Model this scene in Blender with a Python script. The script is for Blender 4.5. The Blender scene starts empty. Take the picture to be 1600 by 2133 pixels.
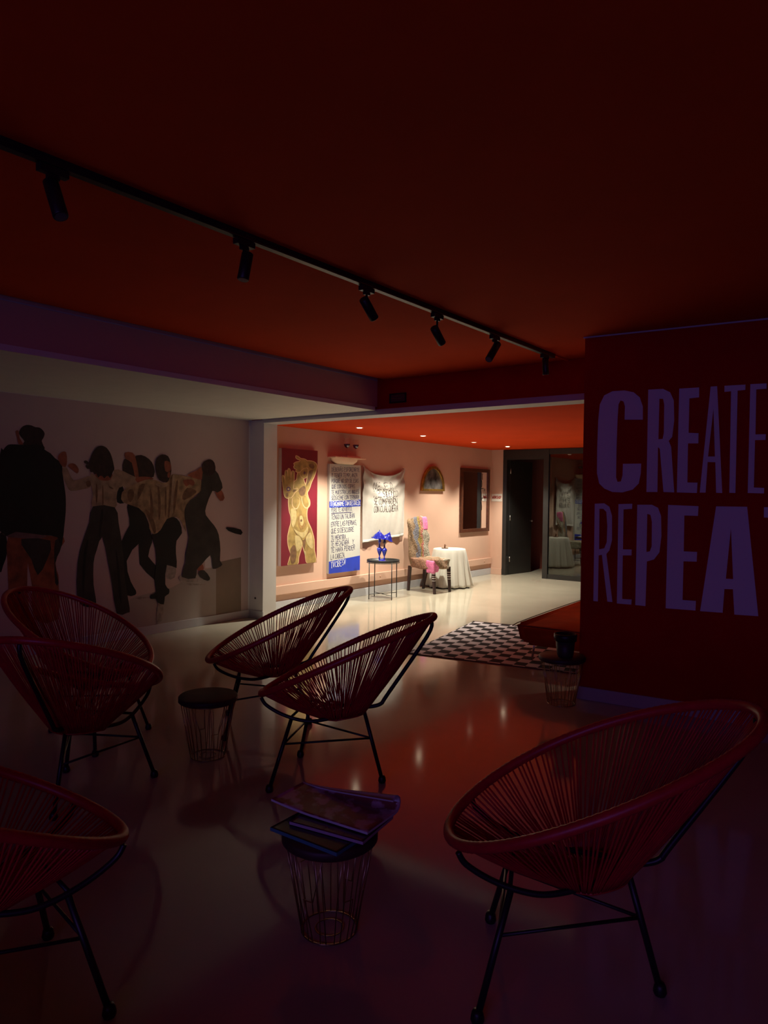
import bpy, bmesh, math, random
from math import sin, cos, pi, radians
from mathutils import Vector, Matrix
from mathutils.geometry import tessellate_polygon

random.seed(7)
S = bpy.context.scene
COL = S.collection

# ------------------------------------------------------------------ camera
H = 1.55
F = 1481.3
def cam_basis(yaw, pitch, roll):
    cy, sy, cp, sp = cos(yaw), sin(yaw), cos(pitch), sin(pitch)
    fwd = Vector((-sy * cp, cy * cp, -sp)); right = Vector((cy, sy, 0)); up = right.cross(fwd)
    c, s = cos(roll), sin(roll)
    return c * right + s * up, -s * right + c * up, fwd
RIGHT, UP, FWD = cam_basis(radians(37.135), radians(1.521), radians(.657))
CAM = Vector((0, 0, H))
cd = bpy.data.cameras.new('camera'); camera = bpy.data.objects.new('camera', cd); COL.objects.link(camera)
cd.sensor_fit = 'VERTICAL'; cd.sensor_height = 36; cd.lens = F / 2133 * 36; cd.clip_start = .02
M = Matrix((RIGHT, UP, -FWD)).transposed().to_4x4(); M.translation = CAM
camera.matrix_world = M
S.camera = camera

# ------------------------------------------------------------------ view, world, lights
S.view_settings.view_transform = 'Standard'; S.view_settings.look = 'None'
S.view_settings.gamma = 1; S.view_settings.use_curve_mapping = False
S.view_settings.exposure = 0.0
W = bpy.data.worlds.new('world'); S.world = W; W.use_nodes = True
W.node_tree.nodes['Background'].inputs[0].default_value = (.03, .05, .2, 1)
W.node_tree.nodes['Background'].inputs[1].default_value = .02

DOWN_Y = (7.3, 8.8, 10.3, 11.5)
DOWN_X = -5.95
DOWN_W = 320
BLUE_W = 46
def spot(name, loc, w, col=(1, .95, .78), size=106, blend=.65, rad=.03, target=None):
    l = bpy.data.lights.new(name, 'SPOT'); l.energy = w; l.color = col; l.spot_size = radians(size)
    l.spot_blend = blend; l.shadow_soft_size = rad
    o = bpy.data.objects.new(name, l); COL.objects.link(o); o.location = loc
    if target: o.rotation_euler = (Vector(target) - Vector(loc)).to_track_quat('-Z', 'Y').to_euler()
    return o
for i, y in enumerate(DOWN_Y):
    spot('downlight_lamp', (DOWN_X, y, 2.385), DOWN_W * (1, 1, .55, .7)[i])
for x in (-.9,):
    for y in (7.3, 9.2, 11.2):
        spot('downlight_lamp', (x, y, 2.385), DOWN_W * (.22 if y < 10 else .16))
al = bpy.data.lights.new('window_dusk', 'AREA'); al.shape = 'RECTANGLE'; al.size = 3.4; al.size_y = .5
al.energy = BLUE_W; al.color = (.34, .20, 1.0)
ao = bpy.data.objects.new('window_dusk', al); COL.objects.link(ao); ao.location = (.6, -3.45, 1.6)
ao.rotation_euler = (radians(90), 0, 0)

# ------------------------------------------------------------------ pixel -> plane helpers
def ray(x, y):
    return RIGHT * ((x - 800) / F) - UP * ((y - 1066.5) / F) + FWD
def onz(x, y, z=0.0):
    d = ray(x, y); return CAM + d * ((z - H) / d.z)
def onx(x, y, c):
    d = ray(x, y); return CAM + d * (c / d.x)
def ony(x, y, c):
    d = ray(x, y); return CAM + d * (c / d.y)
def onpl(x, y, p, n):
    d = ray(x, y); return CAM + d * ((p - CAM).dot(n) / d.dot(n))

# ------------------------------------------------------------------ materials
MATS = {}
def mat(name, col, rough=.6, metal=0, noise=0, scale=20, bump=0, bscale=40, coat=0, sheen=0, trans=0, spec=.5, emit=None, estr=1):
    if name in MATS: return MATS[name]
    m = bpy.data.materials.new(name); m.use_nodes = True; nt = m.node_tree; b = nt.nodes['Principled BSDF']
    b.inputs['Base Color'].default_value = (*col, 1); b.inputs['Roughness'].default_value = rough
    b.inputs['Metallic'].default_value = metal; b.inputs['Coat Weight'].default_value = coat
    b.inputs['Coat Roughness'].default_value = .08
    b.inputs['Sheen Weight'].default_value = sheen; b.inputs['Transmission Weight'].default_value = trans
    b.inputs['Specular IOR Level'].default_value = spec
    if emit: b.inputs['Emission Color'].default_value = (*emit, 1); b.inputs['Emission Strength'].default_value = estr
    tc = nt.nodes.new('ShaderNodeTexCoord')
    if noise:
        n = nt.nodes.new('ShaderNodeTexNoise'); n.inputs['Scale'].default_value = scale; n.inputs['Detail'].default_value = 6
        nt.links.new(tc.outputs['Object'], n.inputs['Vector'])
        r = nt.nodes.new('ShaderNodeValToRGB'); nt.links.new(n.outputs['Fac'], r.inputs['Fac'])
        r.color_ramp.elements[0].position = .3; r.color_ramp.elements[1].position = .7
        r.color_ramp.elements[0].color = (*[c * (1 - noise) for c in col], 1)
        r.color_ramp.elements[1].color = (*[min(1, c * (1 + noise)) for c in col], 1)
        nt.links.new(r.outputs['Color'], b.inputs['Base Color'])
    if bump:
        n = nt.nodes.new('ShaderNodeTexNoise'); n.inputs['Scale'].default_value = bscale; n.inputs['Detail'].default_value = 5
        nt.links.new(tc.outputs['Object'], n.inputs['Vector'])
        bp = nt.nodes.new('ShaderNodeBump'); bp.inputs['Strength'].default_value = bump; bp.inputs['Distance'].default_value = .01
        nt.links.new(n.outputs['Fac'], bp.inputs['Height']); nt.links.new(bp.outputs['Normal'], b.inputs['Normal'])
    MATS[name] = m; return m

m_ceil = mat('orange red ceiling paint', (.60, .052, .009), .9, spec=.08, noise=.05, scale=2, bump=.05, bscale=120)
m_red = mat('deep red wall paint', (.44, .008, .006), .85, spec=.12, noise=.06, scale=3, bump=.05, bscale=120)
m_pink = mat('pink wall paint', (.62, .40, .30), .85, spec=.2, noise=.03, scale=2, bump=.05, bscale=150)
m_white = mat('white paint', (.72, .70, .66), .6, noise=.03, scale=5)
m_trimw = mat('pale grey paint', (.50, .50, .52), .5, noise=.03, scale=5)
m_black = mat('black powder coat', (.012, .012, .013), .42, bump=.05, bscale=300)
m_blackf = mat('black door paint', (.014, .013, .012), .5, noise=.2, scale=8)
m_cord = mat('red plastic cord', (.47, .014, .022), .42, noise=.12, scale=30)
m_floor = None

def floor_mat():
    m = bpy.data.materials.new('cream polished floor'); m.use_nodes = True; nt = m.node_tree; b = nt.nodes['Principled BSDF']
    tc = nt.nodes.new('ShaderNodeTexCoord')
    n = nt.nodes.new('ShaderNodeTexNoise'); n.inputs['Scale'].default_value = 1.3; n.inputs['Detail'].default_value = 8
    nt.links.new(tc.outputs['Object'], n.inputs['Vector'])
    r = nt.nodes.new('ShaderNodeValToRGB'); nt.links.new(n.outputs['Fac'], r.inputs['Fac'])
    r.color_ramp.elements[0].position = .3; r.color_ramp.elements[0].color = (.42, .375, .29, 1)
    r.color_ramp.elements[1].position = .72; r.color_ramp.elements[1].color = (.50, .455, .355, 1)
    nt.links.new(r.outputs['Color'], b.inputs['Base Color'])
    n2 = nt.nodes.new('ShaderNodeTexNoise'); n2.inputs['Scale'].default_value = 5; n2.inputs['Detail'].default_value = 6
    nt.links.new(tc.outputs['Object'], n2.inputs['Vector'])
    mr = nt.nodes.new('ShaderNodeMapRange'); mr.inputs['To Min'].default_value = .06; mr.inputs['To Max'].default_value = .13
    nt.links.new(n2.outputs['Fac'], mr.inputs['Value']); nt.links.new(mr.outputs['Result'], b.inputs['Roughness'])
    b.inputs['Specular IOR Level'].default_value = .6
    bp = nt.nodes.new('ShaderNodeBump'); bp.inputs['Strength'].default_value = .06; bp.inputs['Distance'].default_value = .004
    nt.links.new(n2.outputs['Fac'], bp.inputs['Height']); nt.links.new(bp.outputs['Normal'], b.inputs['Normal'])
    return m
m_floor = floor_mat()

# ------------------------------------------------------------------ mesh helpers
def link(name, bm, mats, parent=None, smooth=False, loc=None):
    me = bpy.data.meshes.new(name); bm.normal_update(); bm.to_mesh(me); bm.free()
    for m in (mats if isinstance(mats, (list, tuple)) else [mats]): me.materials.append(m)
    if smooth:
        for p in me.polygons: p.use_smooth = True
    o = bpy.data.objects.new(name, me); COL.objects.link(o)
    if parent: o.parent = parent
    if loc: o.location = loc
    return o
def tag(o, label, cat, group=None):
    o['label'] = label; o['category'] = cat
    if group: o['group'] = group
    return o
def thing(name, label, cat, loc=(0, 0, 0), rz=0, group=None):
    o = bpy.data.objects.new(name, None); COL.objects.link(o); o.location = loc; o.rotation_euler = (0, 0, rz)
    o.empty_display_size = .05
    return tag(o, label, cat, group)
def struct(o): o['kind'] = 'structure'; return o
def copy_tree(o, parent=None):
    c = o.copy(); COL.objects.link(c); c.parent = parent
    for ch in o.children: copy_tree(ch, c)
    return c
def box(bm, lo, hi, bev=0, mi=0):
    x0, y0, z0 = lo; x1, y1, z1 = hi
    v = [bm.verts.new(p) for p in ((x0, y0, z0), (x1, y0, z0), (x1, y1, z0), (x0, y1, z0), (x0, y0, z1), (x1, y0, z1), (x1, y1, z1), (x0, y1, z1))]
    fs = [bm.faces.new([v[i] for i in q]) for q in ((3, 2, 1, 0), (4, 5, 6, 7), (0, 1, 5, 4), (1, 2, 6, 5), (2, 3, 7, 6), (3, 0, 4, 7))]
    for f_ in fs: f_.material_index = mi
    if bev:
        es = list({e for f_ in fs for e in f_.edges})
        bmesh.ops.bevel(bm, geom=es, offset=bev, segments=2, profile=.6, affect='EDGES')
    return v
def boxo(name, lo, hi, m, parent=None, bev=0):
    bm = bmesh.new(); box(bm, lo, hi, bev); return link(name, bm, m, parent)
def tube(bm, pts, r, n=8, closed=False, mi=0):
    pts = [Vector(p) for p in pts]; N = len(pts); rs = r if isinstance(r, (list, tuple)) else [r] * N
    rings = []; prev = None
    for i, p in enumerate(pts):
        if closed: t = pts[(i + 1) % N] - pts[i - 1]
        else: t = pts[min(i + 1, N - 1)] - pts[max(i - 1, 0)]
        t.normalize()
        if prev is None:
            a = Vector((0, 0, 1)) if abs(t.z) < .9 else Vector((1, 0, 0)); u = t.cross(a).normalized()
        else: u = (prev - t * prev.dot(t)).normalized()
        prev = u; v = t.cross(u)
        rings.append([bm.verts.new(p + rs[i] * (cos(2 * pi * k / n) * u + sin(2 * pi * k / n) * v)) for k in range(n)])
    for i in range(N if closed else N - 1):
        a, b = rings[i], rings[(i + 1) % N]
        off = 0
        if closed and i == N - 1:
            off = min(range(n), key=lambda q: (a[0].co - b[q].co).length)
        for k in range(n):
            f_ = bm.faces.new((a[k], a[(k + 1) % n], b[(k + 1 + off) % n], b[(k + off) % n])); f_.smooth = True; f_.material_index = mi
    if not closed:
        bm.faces.new(rings[0][::-1]).material_index = mi; bm.faces.new(rings[-1]).material_index = mi
def lathe(bm, prof, n=32, c=(0, 0, 0), mi=0, wob=None):
    rings = []
    for r, z in prof:
        if r < 1e-5: rings.append([bm.verts.new((c[0], c[1], c[2] + z))])
        else:
            rings.append([bm.verts.new((c[0] + r * (wob(2 * pi * k / n, z) if wob else 1) * cos(2 * pi * k / n), c[1] + r * (wob(2 * pi * k / n, z) if wob else 1) * sin(2 * pi * k / n), c[2] + z)) for k in range(n)])
    for a, b in zip(rings, rings[1:]):
        for k in range(n):
            q = [a[k % len(a)], a[(k + 1) % n % len(a)], b[(k + 1) % n % len(b)], b[k % len(b)]]
            s = []
            for v in q:
                if v not in s: s.append(v)
            if len(s) > 2:
                f_ = bm.faces.new(s); f_.smooth = True; f_.material_index = mi
def smooth_path(pts, k=6):
    P = [Vector(p) for p in pts]; out = []
    for i in range(len(P) - 1):
        a, b, c, d = P[max(i - 1, 0)], P[i], P[i + 1], P[min(i + 2, len(P) - 1)]
        for j in range(k):
            t = j / k
            out.append(.5 * ((2 * b) + (c - a) * t + (2 * a - 5 * b + 4 * c - d) * t * t + (3 * b - a - 3 * c + d) * t ** 3))
    out.append(P[-1]); return out
def slab(bm, loops, nrm, th, mi=0):
    """flat shape (outer loop + holes) of 3D points in one plane, thickness th along nrm"""
    loops = [[Vector(p) for p in l] for l in loops]
    flat = [p for l in loops for p in l]
    tris = tessellate_polygon(loops)
    top = [bm.verts.new(p + nrm * th) for p in flat]; bot = [bm.verts.new(p) for p in flat]
    for t in tris:
        if len(set(t)) < 3: continue
        try:
            f_ = bm.faces.new([top[i] for i in t]); f_.material_index = mi
            f_.normal_update()
            if f_.normal.dot(nrm) < 0: f_.normal_flip()
        except ValueError: pass
    s = 0
    for l in loops:
        n = len(l)
        for i in range(n):
            try: bm.faces.new((bot[s + i], bot[s + (i + 1) % n], top[s + (i + 1) % n], top[s + i])).material_index = mi
            except ValueError: pass
        s += n
def ribbon(bm, pts, w, nrm, mi=0, th=.0015):
    for a, b in zip(pts, pts[1:]):
        a, b = Vector(a), Vector(b); t = (b - a)
        if t.length < 1e-6: continue
        t.normalize(); s = nrm.cross(t) * w / 2; a2 = a - t * w * .35; b2 = b + t * w * .35
        v = [bm.verts.new(p + nrm * th) for p in (a2 - s, b2 - s, b2 + s, a2 + s)]
        f_ = bm.faces.new(v); f_.material_index = mi

# ------------------------------------------------------------------ stroke letters
GL = {
 'A': [[(0, 0), (.5, 1), (1, 0)], [(.2, .38), (.8, .38)]], 'B': [[(0, 0), (0, 1), (.7, .95), (.8, .75), (.65, .55), (0, .52)], [(.6, .52), (.95, .35), (.85, .08), (0, 0)]],
 'C': [[(1, .85), (.6, 1), (.15, .8), (0, .45), (.15, .1), (.6, 0), (1, .12)]], 'D': [[(0, 0), (0, 1), (.6, .9), (1, .5), (.65, .08), (0, 0)]],
 'E': [[(1, 1), (0, 1), (0, 0), (1, 0)], [(0, .52), (.8, .52)]], 'F': [[(1, 1), (0, 1), (0, 0)], [(0, .52), (.75, .52)]],
 'G': [[(1, .85), (.55, 1), (.1, .75), (0, .4), (.2, .05), (.7, 0), (1, .2), (1, .45), (.6, .45)]], 'H': [[(0, 0), (0, 1)], [(1, 0), (1, 1)], [(0, .5), (1, .5)]],
 'I': [[(.5, 0), (.5, 1)]], 'L': [[(0, 1), (0, 0), (1, 0)]], 'M': [[(0, 0), (.1, 1), (.5, .35), (.9, 1), (1, 0)]], 'N': [[(0, 0), (0, 1), (1, 0), (1, 1)]],
 'O': [[(.5, 1), (.1, .8), (0, .45), (.2, .05), (.55, 0), (.9, .15), (1, .55), (.85, .9), (.5, 1)]], 'P': [[(0, 0), (0, 1), (.7, .97), (1, .75), (.75, .5), (0, .45)]],
 'Q': [[(.5, 1), (.1, .8), (0, .45), (.2, .05), (.55, 0), (.9, .15), (1, .55), (.85, .9), (.5, 1)], [(.6, .25), (1.05, -.1)]],
 'R': [[(0, 0), (0, 1), (.7, .97), (1, .75), (.75, .52), (0, .47)], [(.45, .48), (1, 0)]], 'S': [[(1, .88), (.55, 1), (.1, .85), (.1, .6), (.9, .4), (.95, .12), (.5, 0), (0, .1)]],
 'T': [[(0, 1), (1, 1)], [(.5, 1), (.5, 0)]], 'U': [[(0, 1), (.02, .25), (.4, 0), (.9, .15), (1, 1)]], 'V': [[(0, 1), (.5, 0), (1, 1)]],
 'W': [[(0, 1), (.25, 0), (.5, .7), (.75, 0), (1, 1)]], 'K': [[(0, 0), (0, 1)], [(.95, 1), (.05, .45), (1, 0)]], 'J': [[(.2, 1), (1, 1)], [(.7, 1), (.7, .15), (.35, 0), (0, .2)]],
 'X': [[(0, 0), (1, 1)], [(0, 1), (1, 0)]], 'Y': [[(0, 1), (.5, .5), (1, 1)], [(.5, .5), (.45, 0)]], 'Z': [[(0, 1), (1, 1), (0, 0), (1, 0)]],
 ',': [[(.4, .12), (.25, -.18)]], '.': [[(.4, .1), (.45, 0)]]}
ACC = {'Á': ('A', (.3, 1.12, .75, 1.3)), 'É': ('E', (.3, 1.12, .75, 1.3)), 'Ú': ('U', (.3, 1.12, .75, 1.3)), 'Ñ': ('N', (.1, 1.2, .9, 1.25))}
NARROW = {'I': .35, ',': .4, '.': .4, ' ': .55, 'M': 1.25, 'W': 1.25}
def write(bm, text, place, u0, u1, base, h, w, nrm, mi=0, jit=.05, rot=0):
    """handwriting between u0 and u1 at height base; place(u, v) gives the 3D point"""
    tot = sum(NARROW.get(c, 1) * 1.32 for c in text) - .32; sc = (u1 - u0) / tot; u = 0
    for c in text:
        cw = NARROW.get(c, 1)
        if c != ' ':
            g, extra = (ACC[c][0], [[ACC[c][1][:2], ACC[c][1][2:]]]) if c in ACC else (c, [])
            dz = random.uniform(-.05, .05) * h; hs = h * random.uniform(.93, 1.06)
            for st in GL[g] + extra:
                P = [place(u0 + (u + (x + random.uniform(-jit, jit)) * cw) * sc, base + dz + rot * (u * sc) + (y + random.uniform(-jit, jit) * .5) * hs) for x, y in st]
                ribbon(bm, P, w, nrm, mi)
        u += cw * 1.32

# ================================================================== SETTING
ZC, ZS, ZP = 2.745, 2.42, 2.41        # main ceiling, lowered soffit, pink room ceiling
XM, XP = -6.6, -6.7                   # mural wall, pink wall
YB = 12.3                             # far wall
X = Vector((1, 0, 0)); Y = Vector((0, 1, 0)); Z = Vector((0, 0, 1))
WA = radians(5.9); WO = Vector((-2.06, 5.211, 0)); WD = Vector((cos(WA), sin(WA), 0)); WN = Vector((sin(WA), -cos(WA), 0))

struct(boxo('floor', (-7.0, -3.6, -.1), (3.8, 15.2, 0), m_floor))
struct(boxo('ceiling', (-4.55, -3.3, ZC), (3.8, 6.3, ZC + .1), m_ceil))
o = struct(boxo('ceiling', (-6.8, 6.2, ZP), (.9, YB + .1, ZP + .1), m_ceil))
struct(boxo('wall_left', (XM - .25, -3.4, 0), (XM, 6.0, ZS + .3), m_white))
struct(boxo('ceiling', (XM, -3.3, ZS), (-4.63, 5.94, ZS + .04), m_white))
bmx = bmesh.new(); box(bmx, (-4.75, -3.3, ZS + .041), (-4.65, 6.0, ZC + .1)); struct(link('wall_left', bmx, m_pink))
struct(boxo('wall_back', (-6.7, 6.0, ZS), (-1.6, 6.25, ZC + .05), m_red))
struct(boxo('wall_back', (XM - .25, 5.98, 0), (-6.36, 6.2, ZS - .001), m_white))            # the pillar beside the opening
o = struct(boxo('trim_1', (-6.36, 5.95, ZP - .035), (-1.6, 6.2, ZS + .012), m_trimw, bev=.003))
struct(boxo('wall_left', (XP - .2, 6.2, 0), (XP, YB + .1, 2.7), m_pink))
struct(boxo('wall_back', (XP, YB, 0), (-6.44, YB + .1, 2.5), m_pink))
struct(boxo('wall_back', (-6.44, YB, 2.40), (.9, YB + .1, 2.7), m_ceil))
struct(boxo('wall_right', (.8, 6.2, 0), (.95, YB + .1, 2.7), m_pink))
# dark room behind the glass
m_dark = mat('dark brown wall paint', (.26, .07, .04), .7, noise=.1, scale=3)
struct(boxo('wall_back', (-7, 13.9, 0), (.9, 14.0, 2.7), m_dark))
struct(boxo('wall_left', (-7.1, YB + .1, 0), (-7.0, 13.9, 2.7), m_dark))
struct(boxo('wall_right', (.8, YB + .1, 0), (.9, 13.9, 2.7), m_dark))
struct(boxo('ceiling', (-7, YB + .1, 2.5), (.9, 13.9, 2.6), m_dark))
# closing walls behind the camera
struct(boxo('wall_right', (3.7, -3.3, 0), (3.85, 6.5, ZC), m_red))
bmx = bmesh.new()
box(bmx, (-6.8, -3.35, 0), (-1.1, -3.2, ZC)); box(bmx, (2.3, -3.35, 0), (3.8, -3.2, ZC))
box(bmx, (-1.1, -3.35, 0), (2.3, -3.2, 1.3)); box(bmx, (-1.1, -3.35, 1.9), (2.3, -3.2, ZC))
struct(link('wall_front', bmx, m_red))
struct(boxo('wall_front', (-4.2, -.85, 0), (3.6, -.72, .74), m_red))     # unseen partition added behind the camera to keep blue light off the near floor
wf = thing('window_1', 'x', 'x'); del wf['label'], wf['category']; struct(wf)
bmx = bmesh.new()
for a, b in (((-1.1, 1.3), (-1.06, 1.9)), ((2.26, 1.3), (2.3, 1.9)), ((-1.06, 1.3), (2.26, 1.34)), ((-1.06, 1.86), (2.26, 1.9)), ((.58, 1.34), (.62, 1.86))):
    box(bmx, (a[0], -3.33, a[1]), (b[0], -3.25, b[1]))
link('window_frame', bmx, m_blackf, wf)
def glass_mat(name, refl, tint, gl=(.9, .9, .9)):
    m = bpy.data.materials.new(name); m.use_nodes = True; nt = m.node_tree; nt.nodes.clear()
    out = nt.nodes.new('ShaderNodeOutputMaterial'); mx = nt.nodes.new('ShaderNodeMixShader')
    t = nt.nodes.new('ShaderNodeBsdfTransparent'); t.inputs[0].default_value = (*tint, 1)
    g = nt.nodes.new('ShaderNodeBsdfGlossy'); g.inputs['Roughness'].default_value = .01; g.inputs[0].default_value = (*gl, 1)
    mx.inputs[0].default_value = refl
    nt.links.new(t.outputs[0], mx.inputs[1]); nt.links.new(g.outputs[0], mx.inputs[2]); nt.links.new(mx.outputs[0], out.inputs[0])
    return m
m_pane = glass_mat('clear pane', .08, (.95, .95, .97))
link('pane', (lambda b: (box(b, (-1.06, -3.30, 1.34), (2.26, -3.295, 1.86)), b)[1])(bmesh.new()), m_pane, wf)

# red lettered wall on the right
def wall_pts(s, off, z): return WO + WD * s - WN * off + Z * z
bmx = bmesh.new()
v = [bmx.verts.new(wall_pts(s, o_, z)) for z in (0, ZC) for s, o_ in ((0, 0), (5.85, 0), (5.85, .32), (0, .32))]
for q in ((0, 1, 5, 4), (1, 2, 6, 5), (2, 3, 7, 6), (3, 0, 4, 7), (3, 2, 1, 0), (4, 5, 6, 7)): bmx.faces.new([v[i] for i in q])
struct(link('wall_right', bmx, m_red))
def wall_strip(name, z0, z1, th, m, s0=-.012):
    b = bmesh.new()
    v = [b.verts.new(wall_pts(s, o_, z)) for z in (z0, z1) for s, o_ in ((s0, -th), (5.8, -th), (5.8, -.0005), (s0, -.0005))]
    for q in ((0, 1, 5, 4), (1, 2, 6, 5), (2, 3, 7, 6), (3, 0, 4, 7), (3, 2, 1, 0), (4, 5, 6, 7)): b.faces.new([v[i] for i in q])
    return struct(link(name, b, m))
wall_strip('baseboard_right', .001, .096, .014, m_trimw)
wall_strip('trim_2', ZC - .012, ZC - .001, .008, m_trimw)
struct(boxo('trim_3', (-4.648, -3.2, ZC - .009), (-4.640, 5.99, ZC - .001), m_trimw))
# baseboards
struct(boxo('baseboard_left', (XM + .0005, -3.2, .001), (XM + .016, 5.965, .095), m_trimw, bev=.002))
struct(boxo('baseboard_back', (XM + .017, 5.965, .001), (-6.345, 5.979, .095), m_trimw, bev=.002))
struct(boxo('baseboard_left', (XP + .0005, 6.21, .001), (XP + .018, YB - .002, .115), m_trimw, bev=.002))
struct(boxo('baseboard_back', (XP + .02, YB - .016, .001), (-6.45, YB - .001, .115), m_pink, bev=.002))

# cable trunking on the pink wall
tr = thing('cable_trunking', 'long pink-painted cable trunking running low along the pink wall above the baseboard', 'trunking')
bmx = bmesh.new(); box(bmx, (XP + .001, 6.25, .205), (XP + .04, 12.28, .322), bev=.004); link('trunking_cover', bmx, m_pink, tr)
m_socket = mat('socket plastic', (.55, .30, .20), .5)
for y in (6.36, 8.72, 12.0):
    bmx = bmesh.new(); lathe(bmx, [(0, .004), (.013, .004), (.016, 0)], 16); o = link('screw_cap', bmx, m_socket, tr, True)
    o.location = (XP + .04, y, .262); o.rotation_euler = (0, pi / 2, 0)
# air vent in the red beam
vt = thing('air_vent', 'small dark slatted air vent in the red beam above the opening', 'vent')
bmx = bmesh.new()
for a, b in (((-4.48, 2.49), (-4.27, 2.503)), ((-4.48, 2.577), (-4.27, 2.59)), ((-4.48, 2.503), (-4.468, 2.577)), ((-4.282, 2.503), (-4.27, 2.577))):
    box(bmx, (a[0], 5.985, a[1]), (b[0], 5.999, b[1]))
link('vent_frame', bmx, m_black, vt)
m_vent = mat('dull blue vent metal', (.10, .11, .15), .4, metal=.5)
for k in range(4):
    bmx = bmesh.new(); box(bmx, (-4.468, 5.988, 2.508 + k * .018), (-4.282, 5.998, 2.517 + k * .018)); link('slat', bmx, m_vent, vt)
# wall socket on the pillar
o = tag(boxo('wall_socket', (-6.50, 5.972, .235), (-6.48, 5.9795, .255), m_black), 'tiny black cable outlet low on the pale pillar', 'socket')

# ------------------------------------------------------------------ far door and glass partition
m_glass = glass_mat('dark partition glass', .125, (.30, .27, .24), (.62, .66, .62))
pt = thing('door_1', 'x', 'x', (0, YB, 0)); del pt['label'], pt['category']; struct(pt)
bmx = bmesh.new(); box(bmx, (-6.44, -.02, 0), (-6.36, .12, 2.40)); box(bmx, (-6.36, -.02, 2.215), (-5.60, .12, 2.40)); box(bmx, (-5.60, -.03, 0), (-5.50, .12, 2.40))
link('door_frame', bmx, m_blackf, pt)
leaf = boxo('door_leaf', (0, 0, .01), (.78, .04, 2.2), m_blackf, pt, bev=.003); leaf.location = (-6.35, .1, 0); leaf.rotation_euler = (0, 0, radians(83))
m_steel = mat('brushed steel', (.55, .52, .48), .3, metal=1)
for z in (.25, 1.05, 1.95):
    bmx = bmesh.new(); box(bmx, (.002, -.006, z), (.03, -.001, z + .1)); tube(bmx, [(0, -.012, z), (0, -.012, z + .1)], .007); link('hinge', bmx, m_steel, leaf, False)
bmx = bmesh.new(); tube(bmx, [(.72, 0, 1.03), (.72, -.04, 1.03)], .01); tube(bmx, [(.72, -.035, 1.03), (.72, -.06, 1.03)], [.022, .018]); link('door_knob', bmx, m_steel, leaf)
pw = thing('window_2', 'x', 'x', (0, YB, 0)); del pw['label'], pw['category']; struct(pw)
bmx = bmesh.new(); box(bmx, (-5.499, -.02, 0), (.8, .1, .085)); box(bmx, (-5.499, -.02, 2.30), (.8, .1, 2.40))
for x in (-3.6, -1.6, .3): box(bmx, (x, -.02, .085), (x + .07, .1, 2.30))
link('window_frame', bmx, m_blackf, pw)
for a, b in ((-5.499, -3.6), (-3.53, -1.6), (-1.53, .3)): boxo('pane', (a, 0, .085), (b, .012, 2.30), m_glass, pw)
for x, m_ in ((-2.6, m_dark),): pass

# door sign
sg = thing('door_sign', 'small white sign with red lettering on the pink strip left of the dark doorway', 'sign', (0, YB, 0))
m_paper = mat('off-white card', (.75, .70, .62), .6, noise=.03); m_redink = mat('red ink', (.55, .03, .02), .6)
boxo('sign_board', (-6.69, -.006, 1.415), (-6.46, -.001, 1.56), m_paper, sg)
bmx = bmesh.new(); write(bmx, 'WORKSHOP', lambda u, v_: Vector((u, -.006, v_)), -6.67, -6.48, 1.47, .05, .009, -Y, jit=.01)
link('sign_lettering', bmx, m_redink, sg)

# ------------------------------------------------------------------ lettering CREATE / REPEAT
def q(X0, Y0, sc): return lambda pts: [(X0 + x / sc, Y0 + y / sc) for x, y in pts]
ql = q(1200, 640, 2.37)
CREATE = {
 'C': [[(330, 555), (330, 490), (315, 445), (285, 420), (240, 411), (180, 415), (140, 435), (118, 480), (110, 560), (105, 700), (104, 820), (115, 870), (140, 895), (180, 912), (230, 914), (280, 900), (310, 870), (320, 820), (322, 772), (232, 773), (230, 830), (222, 860), (205, 862), (198, 840), (200, 700), (205, 560), (210, 480), (220, 460), (235, 465), (242, 490), (240, 555)]],
 'R': [[(357, 407), (430, 403), (465, 420), (483, 460), (485, 560), (475, 640), (458, 660), (470, 690), (485, 914), (432, 912), (414, 700), (405, 690), (402, 912), (348, 912)], [(412, 452), (430, 452), (436, 480), (434, 620), (428, 650), (407, 652)]],
 'E': [[(510, 402), (608, 396), (608, 445), (560, 450), (556, 620), (605, 622), (604, 672), (553, 672), (550, 865), (600, 866), (597, 917), (498, 914)]],
 'A': [[(665, 392), (697, 390), (722, 917), (692, 916), (688, 765), (650, 764), (640, 915), (611, 915)], [(679, 500), (652, 737), (686, 737)]],
 'T': [[(733, 388), (837, 382), (836, 408), (798, 412), (787, 917), (757, 916), (766, 415), (733, 418)]],
 'E2': [[(861, 380), (941, 376), (941, 402), (890, 406), (886, 628), (937, 627), (936, 655), (884, 656), (878, 890), (929, 892), (928, 919), (848, 917)]]}
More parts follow.
